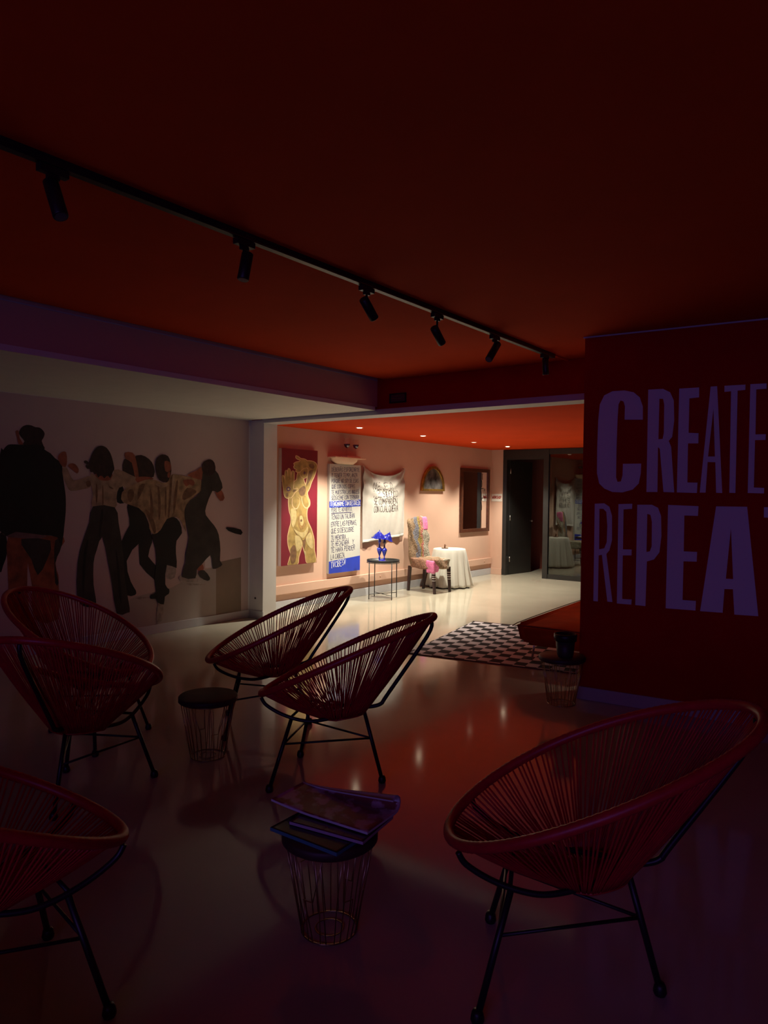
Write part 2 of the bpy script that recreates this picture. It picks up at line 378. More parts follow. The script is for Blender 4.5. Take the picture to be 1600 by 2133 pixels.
REPEAT = {
 'R': [[(93, 970), (140, 968), (165, 985), (178, 1030), (178, 1150), (165, 1200), (150, 1218), (180, 1455), (155, 1453), (128, 1222), (112, 1225), (108, 1452), (86, 1450)], [(116, 995), (135, 995), (150, 1010), (155, 1080), (152, 1160), (140, 1190), (114, 1195)]],
 'E': [[(210, 972), (278, 970), (277, 995), (235, 998), (232, 1195), (275, 1196), (274, 1225), (231, 1225), (228, 1440), (275, 1443), (273, 1468), (202, 1462)]],
 'P': [[(303, 975), (375, 975), (405, 990), (420, 1030), (422, 1130), (412, 1210), (385, 1245), (350, 1255), (343, 1475), (293, 1470)], [(352, 1020), (368, 1025), (375, 1060), (374, 1180), (365, 1205), (348, 1208)]],
 'E2': [[(455, 976), (605, 982), (602, 1030), (535, 1028), (532, 1205), (598, 1208), (596, 1256), (531, 1254), (526, 1445), (592, 1450), (590, 1497), (443, 1486)]],
 'A': [[(692, 983), (845, 985), (900, 1525), (782, 1517), (775, 1392), (733, 1391), (724, 1508), (613, 1500)], [(765, 1090), (740, 1340), (776, 1342)]],
 'T': [[(928, 987), (1150, 992), (1150, 1040), (1075, 1040), (1068, 1540), (1000, 1535), (1005, 1040), (928, 1038)]]}
m_letter = mat('white vinyl lettering', (.72, .72, .76), .6)
for word, D, lb in (('create_lettering', CREATE, 'upper word CREATE in tall pale letters on the dark red wall'), ('repeat_lettering', REPEAT, 'lower word REPEAT in tall pale letters on the dark red wall')):
    t = thing(word, lb, 'wall lettering')
    for k, loops in D.items():
        bmx = bmesh.new(); slab(bmx, [[onpl(x, y, WO, WN) + WN * .0006 for x, y in ql(l)] for l in loops], WN, .0015); link('letter', bmx, m_letter, t)

# ================================================================== MURAL
MN = X
mural = thing('wall_mural', 'wall-sized printed photo mural of dancing people on the left wall', 'mural')
m_back = mat('mural backdrop print', (.54, .41, .37), .75, noise=.05, scale=2)
boxo('backdrop_print', (XM + .0005, -3.1, .097), (XM + .002, 5.955, ZS - .004), m_back, mural)
qm = q(0, 860, 3.077); qa = q(0, 870, 6.096)
P_BLACK = mat('print black', (.006, .006, .006), .75, noise=.3, scale=8); P_RUST = mat('print rust brown', (.26, .075, .03), .75, noise=.55, scale=9)
P_SKIN = mat('print skin', (.30, .085, .045), .75, noise=.35, scale=14); P_CREAM = mat('print cream cloth', (.36, .25, .16), .75, noise=.35, scale=12)
P_CREAM2 = mat('print cream knit', (.34, .225, .12), .75, noise=.45, scale=14); P_DARK = mat('print charcoal trousers', (.03, .026, .022), .75, noise=.4, scale=8)
P_HAIR = mat('print dark hair', (.03, .014, .012), .75, noise=.5, scale=20); P_FLOOR = mat('print pale studio floor', (.40, .35, .31), .75, noise=.08, scale=3)
P_FLOOR2 = mat('print dim studio floor', (.24, .18, .13), .75, noise=.1, scale=3); P_SHOE = mat('print grey shoe', (.33, .28, .24), .75, noise=.3, scale=20)
P_PALE = mat('print shirt hem', (.16, .09, .09), .75, noise=.3, scale=14); P_FOLD = mat('print knit fold', (.17, .09, .045), .75, noise=.3, scale=20)
LAY = [0.0022]
def smooth_poly(p, k=3):
    n = len(p); out = []
    for i in range(n):
        a, b, c, d = [Vector((*p[(i + j) % n], 0)) for j in (-1, 0, 1, 2)]
        for j in range(k):
            t = j / k; v = .5 * ((2 * b) + (c - a) * t + (2 * a - 5 * b + 4 * c - d) * t * t + (3 * b - a - 3 * c + d) * t ** 3); out.append((v.x, v.y))
    return out
def printed(name, parts, parent, label=None, plane=XM, k=2):
    mats = []; b = bmesh.new()
    for pts, m_ in parts:
        if m_ not in mats: mats.append(m_)
        LAY[0] += .00015
        slab(b, [[onx(x, y, plane + LAY[0]) for x, y in (smooth_poly(pts, k) if k > 1 else pts)]], X, .0001, mats.index(m_))
    o = link(name, b, mats, parent)
    if label: o['label'] = label
    return o
printed('printed_floor', [(qm([(860, 1180), (1100, 1120), (1300, 1010), (1385, 985), (1385, 1302), (900, 1395), (600, 1440), (700, 1290)]), P_FLOOR), (qm([(1385, 960), (1545, 925), (1545, 1283), (1385, 1304)]), P_FLOOR2),
    (qm([(860, 1190), (900, 1178), (960, 1182), (900, 1196)]), P_SHOE), (qm([(1190, 1092), (1300, 1096), (1320, 1104), (1210, 1106)]), P_SHOE), (qm([(1310, 920), (1345, 905), (1362, 990), (1315, 995)]), mat('print white light', (.62, .58, .56), .7))], mural, 'pale studio floor of the mural', k=1)
printed('printed_figure', [
    (qa([(0, 1470), (75, 1490), (95, 1700), (40, 1880), (0, 1960)]), P_BLACK),
    (qa([(105, 1500), (360, 1520), (355, 1800), (345, 2133), (360, 2560), (130, 2560), (105, 2133), (92, 1800)]), P_RUST), (qa([(345, 1520), (810, 1520), (770, 1650), (705, 1850), (742, 2000), (745, 2133), (740, 2560), (430, 2560), (405, 2133), (362, 1900), (352, 1800)]), P_RUST),
    (qa([(270, 1540), (640, 1560), (600, 1800), (480, 2000), (400, 1800), (330, 1700)]), P_DARK), (qa([(700, 1560), (800, 1530), (760, 1700), (700, 1850), (745, 2100), (700, 2100), (690, 1800)]), P_DARK),
    (qa([(60, 1440), (540, 1480), (530, 1532), (110, 1518)]), P_PALE),
    (qa([(195, 175), (235, 165), (250, 260), (300, 340), (235, 335), (215, 250)]), P_SKIN),
    (qa([(255, 150), (290, 110), (340, 92), (400, 98), (450, 120), (500, 125), (545, 160), (568, 205), (550, 260), (530, 295), (550, 350), (555, 410), (300, 360), (310, 300), (270, 250), (240, 200)]), P_HAIR),
    (qa([(0, 470), (40, 410), (90, 352), (150, 338), (300, 345), (545, 350), (565, 405), (640, 450), (700, 515), (760, 555), (790, 600), (792, 680), (815, 850), (835, 1000), (835, 1200), (815, 1400), (805, 1500), (770, 1640), (730, 1520), (540, 1490), (200, 1450), (0, 1440)]), P_BLACK)], mural, 'printed figure in a black jacket seen from behind')
printed('printed_figure', [
    (qm([(750, 500), (785, 465), (805, 560), (790, 580), (750, 573)]), P_BLACK),
    (qm([(795, 300), (835, 300), (885, 405), (830, 412), (785, 370)]), P_HAIR), (qm([(858, 285), (905, 270), (955, 295), (985, 340), (985, 410), (900, 425), (872, 385), (875, 330)]), P_HAIR),
    (qm([(800, 255), (850, 255), (872, 300), (890, 410), (865, 410), (845, 320), (805, 295)]), P_SKIN),
    (qm([(820, 580), (900, 600), (950, 700), (970, 780), (975, 830), (950, 920), (1005, 985), (1012, 1085), (985, 1065), (895, 970), (888, 840), (812, 950), (838, 1080), (872, 1140), (865, 1168), (815, 1170), (798, 1100), (788, 950), (775, 830), (830, 720), (820, 640)]), P_BLACK)], mural, 'printed figure in black half hidden behind the knit sweater')
printed('printed_figure', [
    (qa([(1160, 740), (1060, 765), (935, 795), (880, 700), (835, 615), (792, 645), (800, 745), (850, 870), (900, 930), (1040, 912), (1170, 870)]), P_CREAM),
    (qa([(735, 495), (785, 435), (840, 440), (852, 560), (832, 625), (785, 612), (745, 545)]), P_SKIN), (qa([(862, 612), (900, 580), (955, 590), (1000, 655), (980, 712), (915, 660)]), P_SKIN),
    (qm([(730, 365), (800, 378), (870, 412), (935, 410), (915, 460), (840, 505), (790, 470), (740, 480)]), P_CREAM), (qm([(870, 415), (930, 408), (985, 420), (940, 450), (880, 445)]), P_SKIN),
    (qa([(1150, 700), (1250, 760), (1400, 780), (1450, 690), (1570, 680), (1540, 830), (1490, 940), (1478, 1050), (1462, 1145), (1165, 1125), (1182, 1000), (1160, 850)]), P_CREAM),
    (qm([(595, 600), (735, 605), (760, 700), (790, 900), (802, 1080), (832, 1255), (818, 1280), (748, 1285), (718, 1100), (690, 950), (655, 795), (620, 880), (600, 960), (600, 1100), (613, 1180), (612, 1235), (560, 1245), (495, 1195), (497, 960), (530, 820), (572, 700)]), P_DARK),
    (qa([(1070, 548), (1100, 545), (1128, 575), (1110, 600), (1150, 640), (1110, 650), (1085, 615), (1100, 590), (1072, 575)]), P_HAIR), (qa([(1210, 700), (1420, 690), (1405, 785), (1330, 800), (1250, 780)]), P_SKIN),
    (qa([(1090, 815), (1140, 800), (1155, 860), (1110, 880)]), P_FOLD), (qa([(1220, 850), (1235, 850), (1240, 1000), (1225, 1100), (1212, 980)]), P_FOLD), (qa([(1360, 820), (1380, 860), (1430, 890), (1440, 910), (1390, 890)]), P_FOLD), (qa([(1300, 880), (1312, 880), (1316, 1080), (1300, 1110)]), P_FOLD),
    (qm([(650, 620), (662, 640), (650, 740), (640, 800), (632, 760)]), P_BLACK), (qm([(555, 820), (566, 830), (548, 960), (540, 1150), (528, 1100), (535, 950)]), P_BLACK), (qm([(740, 880), (752, 900), (775, 1100), (780, 1220), (765, 1180), (750, 1000)]), P_BLACK),
    (qa([(1118, 600), (1135, 550), (1152, 500), (1170, 455), (1192, 418), (1218, 385), (1248, 364), (1290, 356), (1325, 365), (1355, 384), (1382, 418), (1404, 455), (1420, 500), (1434, 550), (1444, 600), (1452, 640), (1448, 665), (1432, 690), (1418, 730), (1400, 768), (1375, 740), (1350, 745), (1325, 770), (1300, 742), (1270, 738), (1245, 760), (1225, 712), (1200, 722), (1180, 690), (1150, 694), (1140, 655), (1120, 640)]), P_HAIR)], mural, 'printed figure in a cream top and wide dark trousers')
printed('printed_figure', [
    (qm([(1015, 1215), (1048, 1220), (1038, 1330), (1003, 1338)]), P_SHOE), (qm([(1070, 975), (1125, 980), (1120, 1055), (1068, 1062)]), P_SHOE),
    (qm([(985, 770), (1050, 685), (1110, 665), (1152, 700), (1167, 770), (1132, 820), (1128, 900), (1132, 995), (1070, 975), (1060, 1100), (1085, 1130), (1082, 1160), (1057, 1178), (1050, 1228), (1010, 1215), (1000, 1192), (965, 1192), (968, 1165), (1000, 1150), (990, 1070), (1000, 980), (995, 870), (970, 790)]), P_BLACK),
    (qm([(900, 440), (960, 425), (1010, 435), (1060, 450), (1095, 400), (1130, 395), (1200, 408), (1260, 420), (1302, 445), (1298, 495), (1250, 530), (1200, 590), (1185, 640), (1192, 765), (1165, 700), (1130, 668), (1070, 680), (1030, 750), (985, 778), (957, 740), (948, 680), (890, 610), (790, 575), (778, 530), (800, 490)]), P_CREAM2),
    (qm([(1090, 420), (1105, 415), (1095, 560), (1085, 670), (1075, 660), (1082, 560)]), P_FOLD), (qm([(1130, 440), (1142, 450), (1125, 600), (1112, 650), (1112, 560)]), P_FOLD), (qm([(960, 500), (970, 500), (985, 640), (960, 690), (965, 600)]), P_FOLD), (qm([(890, 470), (930, 455), (905, 520), (880, 560)]), P_FOLD),
    (qm([(1175, 432), (1205, 426), (1235, 430), (1248, 448), (1238, 468), (1215, 458), (1196, 472), (1180, 455)]), P_SKIN),
    (qm([(1010, 470), (1018, 468), (1030, 560), (1028, 650), (1018, 690), (1014, 600)]), P_FOLD), (qm([(1060, 480), (1066, 480), (1068, 600), (1060, 670), (1056, 600)]), P_FOLD), (qm([(930, 620), (960, 640), (990, 700), (1000, 760), (985, 770), (960, 700)]), P_FOLD), (qm([(820, 500), (850, 490), (860, 530), (840, 570), (825, 560)]), P_FOLD), (qm([(1200, 480), (1260, 500), (1240, 525), (1180, 560), (1170, 530)]), P_FOLD),
    (qm([(1000, 452), (1060, 462), (1075, 452), (1072, 470), (1040, 478), (1005, 466)]), P_CREAM), (qm([(1105, 415), (1120, 405), (1112, 560), (1100, 660), (1098, 560)]), P_CREAM),
    (qm([(995, 335), (1005, 290), (1040, 266), (1078, 278), (1093, 318), (1099, 370), (1087, 420), (1068, 446), (1022, 432), (1003, 390)]), P_HAIR), (qm([(1055, 310), (1088, 315), (1097, 355), (1085, 378), (1060, 372)]), P_SKIN), (qm([(1075, 385), (1092, 380), (1086, 415), (1074, 410)]), P_SKIN)], mural, 'printed bearded figure in a cream cable-knit sweater with one knee raised')
printed('printed_figure', [
    (qm([(1262, 960), (1302, 975), (1302, 1012), (1262, 1005)]), P_SKIN), (qm([(1272, 1018), (1308, 1008), (1347, 1058), (1330, 1077), (1285, 1055)]), P_DARK), (qm([(1155, 1045), (1250, 1050), (1266, 1082), (1160, 1080)]), P_SHOE),
    (qm([(1200, 400), (1255, 372), (1305, 345), (1335, 430), (1270, 425)]), P_SKIN), (qm([(1378, 505), (1412, 485), (1440, 545), (1412, 565)]), P_SKIN),
    (qm([(1300, 370), (1380, 368), (1410, 420), (1427, 480), (1392, 512), (1362, 500), (1322, 600), (1320, 655), (1372, 720), (1402, 780), (1413, 880), (1410, 945), (1426, 972), (1400, 992), (1365, 1000), (1360, 960), (1348, 912), (1295, 970), (1262, 1005), (1252, 1060), (1165, 1052), (1188, 960), (1190, 900), (1210, 800), (1190, 700), (1185, 620), (1220, 560), (1290, 500)]), P_DARK),
    (qm([(1295, 330), (1320, 305), (1350, 298), (1375, 320), (1380, 375), (1340, 405), (1300, 385)]), P_HAIR),
    (qm([(1455, 732), (1545, 748), (1545, 782), (1465, 757)]), P_BLACK)], mural, 'printed figure in a long dark dress bending forward')

# ================================================================== PINK WALL THINGS
# downlights
m_bulb = mat('lit lamp', (1, .9, .75), emit=(1, .80, .55), estr=14); m_dim = mat('weak lit lamp', (1, .9, .75), emit=(1, .72, .5), estr=2.2)
m_rim = mat('white lamp rim', (.7, .6, .55), .4)
dl_labels = ['bright recessed ceiling spot nearest the pale pillar, above the red painting', 'recessed ceiling spot over the white cloth banner', 'dim recessed ceiling spot between the arched mirror and brown mirror', 'recessed ceiling spot nearest the dark doorway']
def downlight(x, y, m_, label, group=None):
    t = thing('downlight', label, 'ceiling light', (x, y, ZP), 0, group)
    b = bmesh.new(); lathe(b, [(.036, -.003), (.048, -.004), (.052, -.0005)], 28); link('rim', b, m_rim, t, True)
    b = bmesh.new(); lathe(b, [(0, -.006), (.03, -.006), (.036, -.002)], 28); link('lamp_face', b, m_, t, True)
    return t
for y, m_, lb in zip(DOWN_Y, (m_bulb, m_bulb, m_dim, m_bulb), dl_labels): downlight(DOWN_X, y, m_, lb)
for x in (-.9,):
    for y in (7.3, 9.2, 11.2): downlight(x, y, m_bulb, 'recessed ceiling spot on the far right of the orange ceiling, ' + {7.3: 'nearest the opening', 9.2: 'between the other two', 11.2: 'nearest the glass partition'}[y], 'ceiling spots hidden behind the red wall')

# painting --------------------------------------------------------
PX = XP + .055
def pp(x, y): return onx(x, y, PX)
a = pp(587, 934); b_ = pp(662, 938); c = pp(661, 1171); d = pp(587, 1180)
py0, py1, pz0, pz1 = a.y, b_.y, (c.z + d.z) / 2, (a.z + b_.z) / 2
pnt = thing('painting', 'tall painting of a golden figure with raised hands on crimson canvas', 'painting', (XP, 0, 0))
m_crim = mat('crimson canvas paint', (.17, .004, .016), .6, noise=.12, scale=4, bump=.1)
bmx = bmesh.new(); box(bmx, (.001, py0, pz0), (.055, py1, pz1), bev=.002)
m_canv = mat('raw canvas edge', (.50, .42, .46), .8); cv = link('canvas', bmx, [m_canv, m_crim], pnt)
for p in cv.data.polygons:
    if p.normal.x > .9: p.material_index = 1
G_MID = mat('gold ochre paint', (.33, .215, .065), .6, noise=.3, scale=14); G_RIM = mat('peach outline paint', (.66, .42, .22), .6)
G_MD = mat('brown ochre paint', (.30, .17, .055), .6, noise=.3, scale=20); G_LT = mat('pale gold paint', (.50, .38, .17), .6, noise=.2, scale=20); G_DK = mat('umber paint', (.17, .085, .04), .6, noise=.3, scale=20); G_PU = mat('violet umber paint', (.10, .04, .09), .6)
qp = q(560, 920, 7.617)
def grow(p, g):
    n = len(p); A = sum(p[i][0] * p[(i + 1) % n][1] - p[(i + 1) % n][0] * p[i][1] for i in range(n)); s = 1 if A > 0 else -1; out = []
    for i in range(n):
        dx = p[(i + 1) % n][0] - p[i - 1][0]; dy = p[(i + 1) % n][1] - p[i - 1][1]; l = math.hypot(dx, dy) + 1e-9
        out.append((p[i][0] + s * dy / l * g, p[i][1] - s * dx / l * g))
    return out
def ell(cx, cy, rx, ry, n=14): return [(cx + rx * cos(2 * pi * k / n), cy + ry * sin(2 * pi * k / n)) for k in range(n)]
torso = [(380, 820), (440, 800), (560, 800), (600, 800), (622, 880), (645, 940), (645, 1010), (610, 1062), (600, 1150), (612, 1250), (650, 1340), (682, 1420), (715, 1560), (720, 1720), (745, 1910), (612, 1932), (582, 1800), (552, 1690), (528, 1640), (510, 1700), (472, 1830), (452, 1945), (308, 1968), (335, 1850), (350, 1780), (312, 1650), (306, 1500), (330, 1380), (355, 1280), (350, 1180), (325, 1080), (316, 920), (345, 868)]
neck = [(445, 600), (462, 500), (520, 500), (545, 580), (560, 640), (585, 700), (612, 800), (560, 850), (440, 850), (380, 830), (388, 700), (402, 640)]
arm = [(600, 310), (680, 312), (740, 340), (760, 380), (755, 440), (722, 540), (675, 640), (642, 740), (600, 805), (560, 770), (585, 700), (610, 600), (615, 500), (625, 430), (600, 400), (590, 350)]
hand1 = [(432, 228), (470, 242), (505, 270), (560, 278), (605, 308), (615, 400), (562, 430), (512, 470), (462, 482), (430, 466), (442, 440), (408, 420), (400, 395), (412, 372), (400, 350), (432, 328), (485, 318), (500, 292), (460, 275), (432, 250)]
face = [(500, 490), (540, 440), (600, 420), (620, 450), (612, 520), (598, 560), (560, 582), (522, 562), (500, 520)]
palm = [(225, 640), (300, 632), (390, 632), (388, 740), (420, 752), (455, 745), (457, 772), (415, 800), (385, 850), (350, 888), (318, 885), (300, 898), (255, 870), (236, 760)]
fing = [[(214, 545), (232, 540), (246, 580), (262, 645), (226, 655)], [(262, 475), (285, 460), (295, 500), (306, 645), (264, 650)], [(306, 445), (325, 432), (340, 470), (350, 635), (308, 640)], [(366, 480), (388, 470), (402, 492), (392, 640), (356, 640)]]
LAY[0] = .0005
parts = [(grow(p, 11), G_RIM) for p in (torso, neck, arm, hand1)] + [(p, G_MID) for p in (torso, neck, arm, hand1)] + [(grow(face, 7), G_RIM), (face, G_MID)]
parts += [([(375, 900), (440, 870), (490, 900), (495, 960), (470, 1040), (435, 1075), (390, 1050), (365, 990)], G_RIM), ([(385, 890), (440, 870), (485, 900), (488, 955), (462, 1030), (432, 1058), (398, 1035), (375, 985)], G_MID),
    ([(520, 880), (590, 850), (625, 910), (645, 980), (635, 1040), (600, 1062), (560, 1040), (530, 980)], G_RIM), ([(530, 870), (590, 855), (618, 915), (634, 980), (625, 1025), (600, 1045), (568, 1025), (540, 970)], G_MID),
    ([(480, 760), (560, 700), (590, 760), (560, 850), (500, 850)], G_DK), ([(470, 1180), (520, 1150), (570, 1240), (580, 1330), (520, 1400), (470, 1320)], G_MD), ([(490, 1190), (530, 1180), (550, 1260), (535, 1330), (500, 1310)], G_LT), (ell(515, 1250, 14, 22), G_DK),
    ([(400, 1380), (480, 1430), (560, 1430), (620, 1340), (610, 1440), (550, 1530), (500, 1500), (430, 1440)], G_LT), ([(395, 1380), (430, 1450), (510, 1530), (560, 1560), (640, 1400), (655, 1380), (640, 1450), (590, 1560), (570, 1700), (545, 1660), (530, 1560), (440, 1480)], G_DK),
    ([(415, 1500), (460, 1490), (505, 1530), (532, 1620), (505, 1690), (450, 1740), (425, 1640)], G_LT), ([(350, 1700), (410, 1640), (440, 1760), (420, 1900), (370, 1940), (345, 1860)], G_DK), ([(600, 1500), (660, 1440), (700, 1560), (690, 1700), (620, 1640), (590, 1560)], G_LT), ([(560, 1745), (585, 1740), (590, 1800), (575, 1800)], G_LT),
    ([(345, 1080), (420, 1070), (440, 1180), (420, 1300), (380, 1360), (360, 1280)], G_LT), ([(640, 360), (700, 350), (725, 400), (700, 430), (650, 410)], G_DK), ([(640, 470), (700, 450), (680, 560), (630, 660), (600, 700), (620, 560)], G_DK),
    (ell(565, 495, 30, 40), G_MD), (ell(568, 495, 16, 22), G_PU)]
parts += [(grow(p, 9), G_RIM) for p in [palm] + fing] + [(p, G_MID) for p in [palm] + fing] + [(ell(308, 750, 58, 74), G_MD), (ell(312, 752, 34, 36), G_PU), (ell(312, 752, 14, 14), G_LT), (ell(290, 845, 22, 30), G_DK), ([(385, 770), (430, 760), (420, 790), (385, 800)], G_DK)]
mats = []; bmx = bmesh.new()
for pts, m_ in parts:
    if m_ not in mats: mats.append(m_)
    LAY[0] += .0001
    L = [onx(x, y, PX + LAY[0]) for x, y in smooth_poly(qp(pts))]
    L = [Vector((v.x - XP, min(max(v.y, py0 + .004), py1 - .004), min(max(v.z, pz0 + .004), pz1 - .004))) for v in L]
    slab(bmx, [L], X, .00005, mats.index(m_))
link('painted_figure', bmx, mats, pnt)

# text poster board ---------------------------------------------
PB = XP + .045
a = onx(687, 967, PB); b_ = onx(751.5, 968.5, PB); c = onx(750, 1187, PB); d = onx(685, 1196, PB)
ty0, ty1, tz0, tz1 = (a.y + d.y) / 2, (b_.y + c.y) / 2, (c.z + d.z) / 2, (a.z + b_.z) / 2
m_board = mat('white board paint', (.50, .49, .445), .6, noise=.04, scale=5); m_ink = mat('violet marker ink', (.025, .015, .10), .6); m_blue = mat('ultramarine paint', (.02, .045, .42), .5, noise=.12, scale=8); m_wink = mat('white marker', (.75, .76, .85), .6)
pb = thing('text_board', 'tall white board of handwritten Spanish verse with blue foot, right of the painting', 'poster', (XP, 0, 0))
bmx = bmesh.new(); box(bmx, (.001, ty0, tz0), (.045, ty1, tz1), bev=.0015); link('board', bmx, m_board, pb)
tw, thh = ty1 - ty0, tz1 - tz0
def tp(u, v): return Vector((.0452, ty0 + u * tw, tz1 - v * thh))
bmx = bmesh.new()
slab(bmx, [[tp(0, .90 - .012), tp(1, .872 - .012), tp(1, .999), tp(0, .999)]], X, .0006, 0)
link('blue_block', bmx, m_blue, pb); bmx = bmesh.new()
slab(bmx, [[tp(.0, .342), tp(1, .325), tp(1, .388), tp(.0, .398)]], X, .0006, 0)
link('blue_band', bmx, m_blue, pb)
lines = [('DEBERÁS ESFORZARTE', .06, .95, .050), ('Y TENER TEMPLANZA', .06, .88, .102), ('PORQUE NO SOY DE ESAS', .06, .92, .154), ('QUE CON DOS COPAS', .06, .80, .206), ('TE MUESTRA LAS INGLES.', .06, .96, .258), ('SEDÚCEME CON TERNURA', .06, .95, .310),
    ('PERO TE ADVIERTO.', .06, .72, .418), ('TENGO UN TALIBÁN', .06, .80, .487), ('ENTRE LAS PIERNAS,', .06, .87, .552), ('QUE SI DESCUBRE', .06, .78, .615), ('TU MENTIRA..', .06, .56, .678), ('TE HECHIZARÁ', .06, .62, .732), ('Y', .74, .79, .722), ('TE HARÁ PERDER', .06, .82, .788), ('LA CABEZA.', .06, .50, .850)]
bmx = bmesh.new()
for tx, u0, u1, v in lines:
    write(bmx, tx, lambda u, z: Vector((.0452, ty0 + u * tw, z)), u0, u1, tz1 - (v + .019) * thh, .056 if v < .45 else .068, .0055, X, rot=.02, jit=.03)
ribbon(bmx, [tp(.06, .450), tp(.70, .444)], .009, X)
link('handwriting', bmx, m_ink, pb)
bmx = bmesh.new()
write(bmx, 'O ENGÁÑAME CON DESTREZA', lambda u, z: Vector((.0460, ty0 + u * tw, z)), .03, .98, tz1 - .387 * thh, .066, .008, X, rot=.02)
link('white_handwriting', bmx, m_wink, pb); bmx = bmesh.new()
write(bmx, 'TVCIBESV', lambda u, z: Vector((.0460, ty0 + u * tw, z)), .06, .52, tz1 - .950 * thh, .085, .008, X, rot=.06)
link('white_handwriting', bmx, m_wink, pb)

# cloth banner ----------------------------------------------------
bn = thing('cloth_banner', 'creased white cloth banner with handwritten Spanish text hung by its top corners', 'banner', (XP, 0, 0))
by0, by1 = 8.27, 9.325
def btop(u): return 1.955 - .135 * (1 - (2 * u - 1) ** 2) ** .9 - .005 * u
def bbot(u): return .80 + .065 * u
def bx(u, v):          # v: 0 top .. 1 bottom
    sag = .22 * (1 - (2 * u - 1) ** 2); lv = v - sag * max(0, .9 - v) + .03 * sin(7 * u)
    f1 = .011 * sin(lv * 30 + 1.5 * sin(u * 3)) * math.exp(-((v - .1) / .25) ** 2) * 1.3
    f2 = .012 * sin(u * 17 + v * 7 + 1.2 * sin(v * 5)) * (.25 + .75 * v) + .004 * sin(u * 43 + v * 9)
    f3 = .022 * math.exp(-((u - .86 + v * .55) / .06) ** 2) * max(0, 1 - v * 2.2) + .018 * math.exp(-((u - .12 - v * .6) / .05) ** 2) * max(0, 1 - v * 2.2)
    return .042 + f1 + f2 + f3
def bpt(u, v, e=0): 
    zt, zb = btop(u), bbot(u)
    return Vector((bx(u, v) + e, by0 + u * (by1 - by0), zt + (zb - zt) * v))
m_cloth = mat('white cotton', (.42, .385, .34), .9, noise=.03, sheen=.2)
def cloth_sheet(name, u0, u1, v0, v1, nu, nv, m, par, e=0):
    b = bmesh.new(); g = [[b.verts.new(bpt(u0 + (u1 - u0) * i / nu, v0 + (v1 - v0) * j / nv, e)) for i in range(nu + 1)] for j in range(nv + 1)]
    for j in range(nv):
        for i in range(nu): b.faces.new((g[j][i], g[j + 1][i], g[j + 1][i + 1], g[j][i + 1])).smooth = True
    o = link(name, b, m, par); md = o.modifiers.new('t', 'SOLIDIFY'); md.thickness = .002; md.offset = -1; return o
cloth_sheet('cloth', 0, 1, 0, 1, 90, 110, m_cloth, bn)
cloth_sheet('hem', 0.01, .99, .962, .998, 60, 3, mat('bright white hem tape', (.62, .59, .53), .8), bn, .003)
bmx = bmesh.new()
def bplace(u, z):
    zt, zb = btop(u), bbot(u); v = (zt - z) / (zt - zb); return Vector((bx(u, v) + .0015, by0 + u * (by1 - by0), z))
def bwrite(tx, u0, u1, z, h): write(bmx, tx, bplace, u0, u1, z, h, .0065, X, rot=.015, jit=.03)
m_bink = mat('brown black marker', (.03, .015, .02), .7)
bwrite('NI EL SEXO,', .24, .70, 1.605, .105); bwrite('NI EL SILENCIO', .24, .83, 1.485, .10); bwrite('SE COMPARTEN', .25, .82, 1.372, .095); bwrite('CON CUALQUIERA', .25, .84, 1.258, .095)
link('handwriting', bmx, m_bink, bn)
for y, z in ((by0 + .005, 1.95), (by1 - .005, 1.945)):
    b = bmesh.new(); tube(b, [(.001, y, z), (.06, y, z)], [.004, .006], 8); link('pin', b, m_steel, bn)

# shelf with two glasses ------------------------------------------
sh = thing('wall_shelf', 'small pale wall shelf high above the handwritten board', 'shelf', (XP, 7.85, 2.04))
m_shelf = mat('pale peach shelf paint', (.78, .52, .36), .6)
boxo('shelf_board', (.001, -.34, .0), (.16, .34, .018), m_shelf, sh, bev=.003)
bmx = bmesh.new(); lathe(bmx, [(.0, -.085), (.10, -.08), (.135, -.04), (.145, -.001)], 24, wob=lambda a, z: 1)
for v in bmx.verts: v.co.y *= 2.0; v.co.x = max(.001, v.co.x)
link('shelf_cove', bmx, m_shelf, sh, True)
o = tag(boxo('book', (XP + .02, 7.78, 2.059), (XP + .14, 8.08, 2.079), mat('pale book cover', (.78, .56, .42), .6), bev=.002), 'flat pale book lying on the small shelf beneath the two glasses', 'book')
m_gl = glass_mat('stemware glass', .06, (.96, .93, .93)); m_wine = mat('dark blue drink', (.02, .012, .07), .15, coat=1)
def wine_glass(y, x, label):
    t = thing('wine_glass', label, 'glass', (x, y, 2.080), 0, None)
    b = bmesh.new(); lathe(b, [(.0, .0), (.034, .0), (.034, .002), (.004, .006), (.0035, .10), (.012, .108), (.035, .128), (.047, .16), (.049, .20), (.042, .245), (.040, .25)], 28); link('glass_bowl', b, m_gl, t, True)
    b = bmesh.new(); lathe(b, [(.0, .112), (.012, .114), (.034, .133), (.044, .160), (.045, .170), (0, .170)], 28); link('drink', b, m_wine, t, True)
wine_glass(7.84, XP + .08, 'stemmed glass of dark blue drink on the shelf, nearer the pillar'); wine_glass(8.04, XP + .08, 'stemmed glass of dark blue drink on the shelf, nearer the cloth banner')

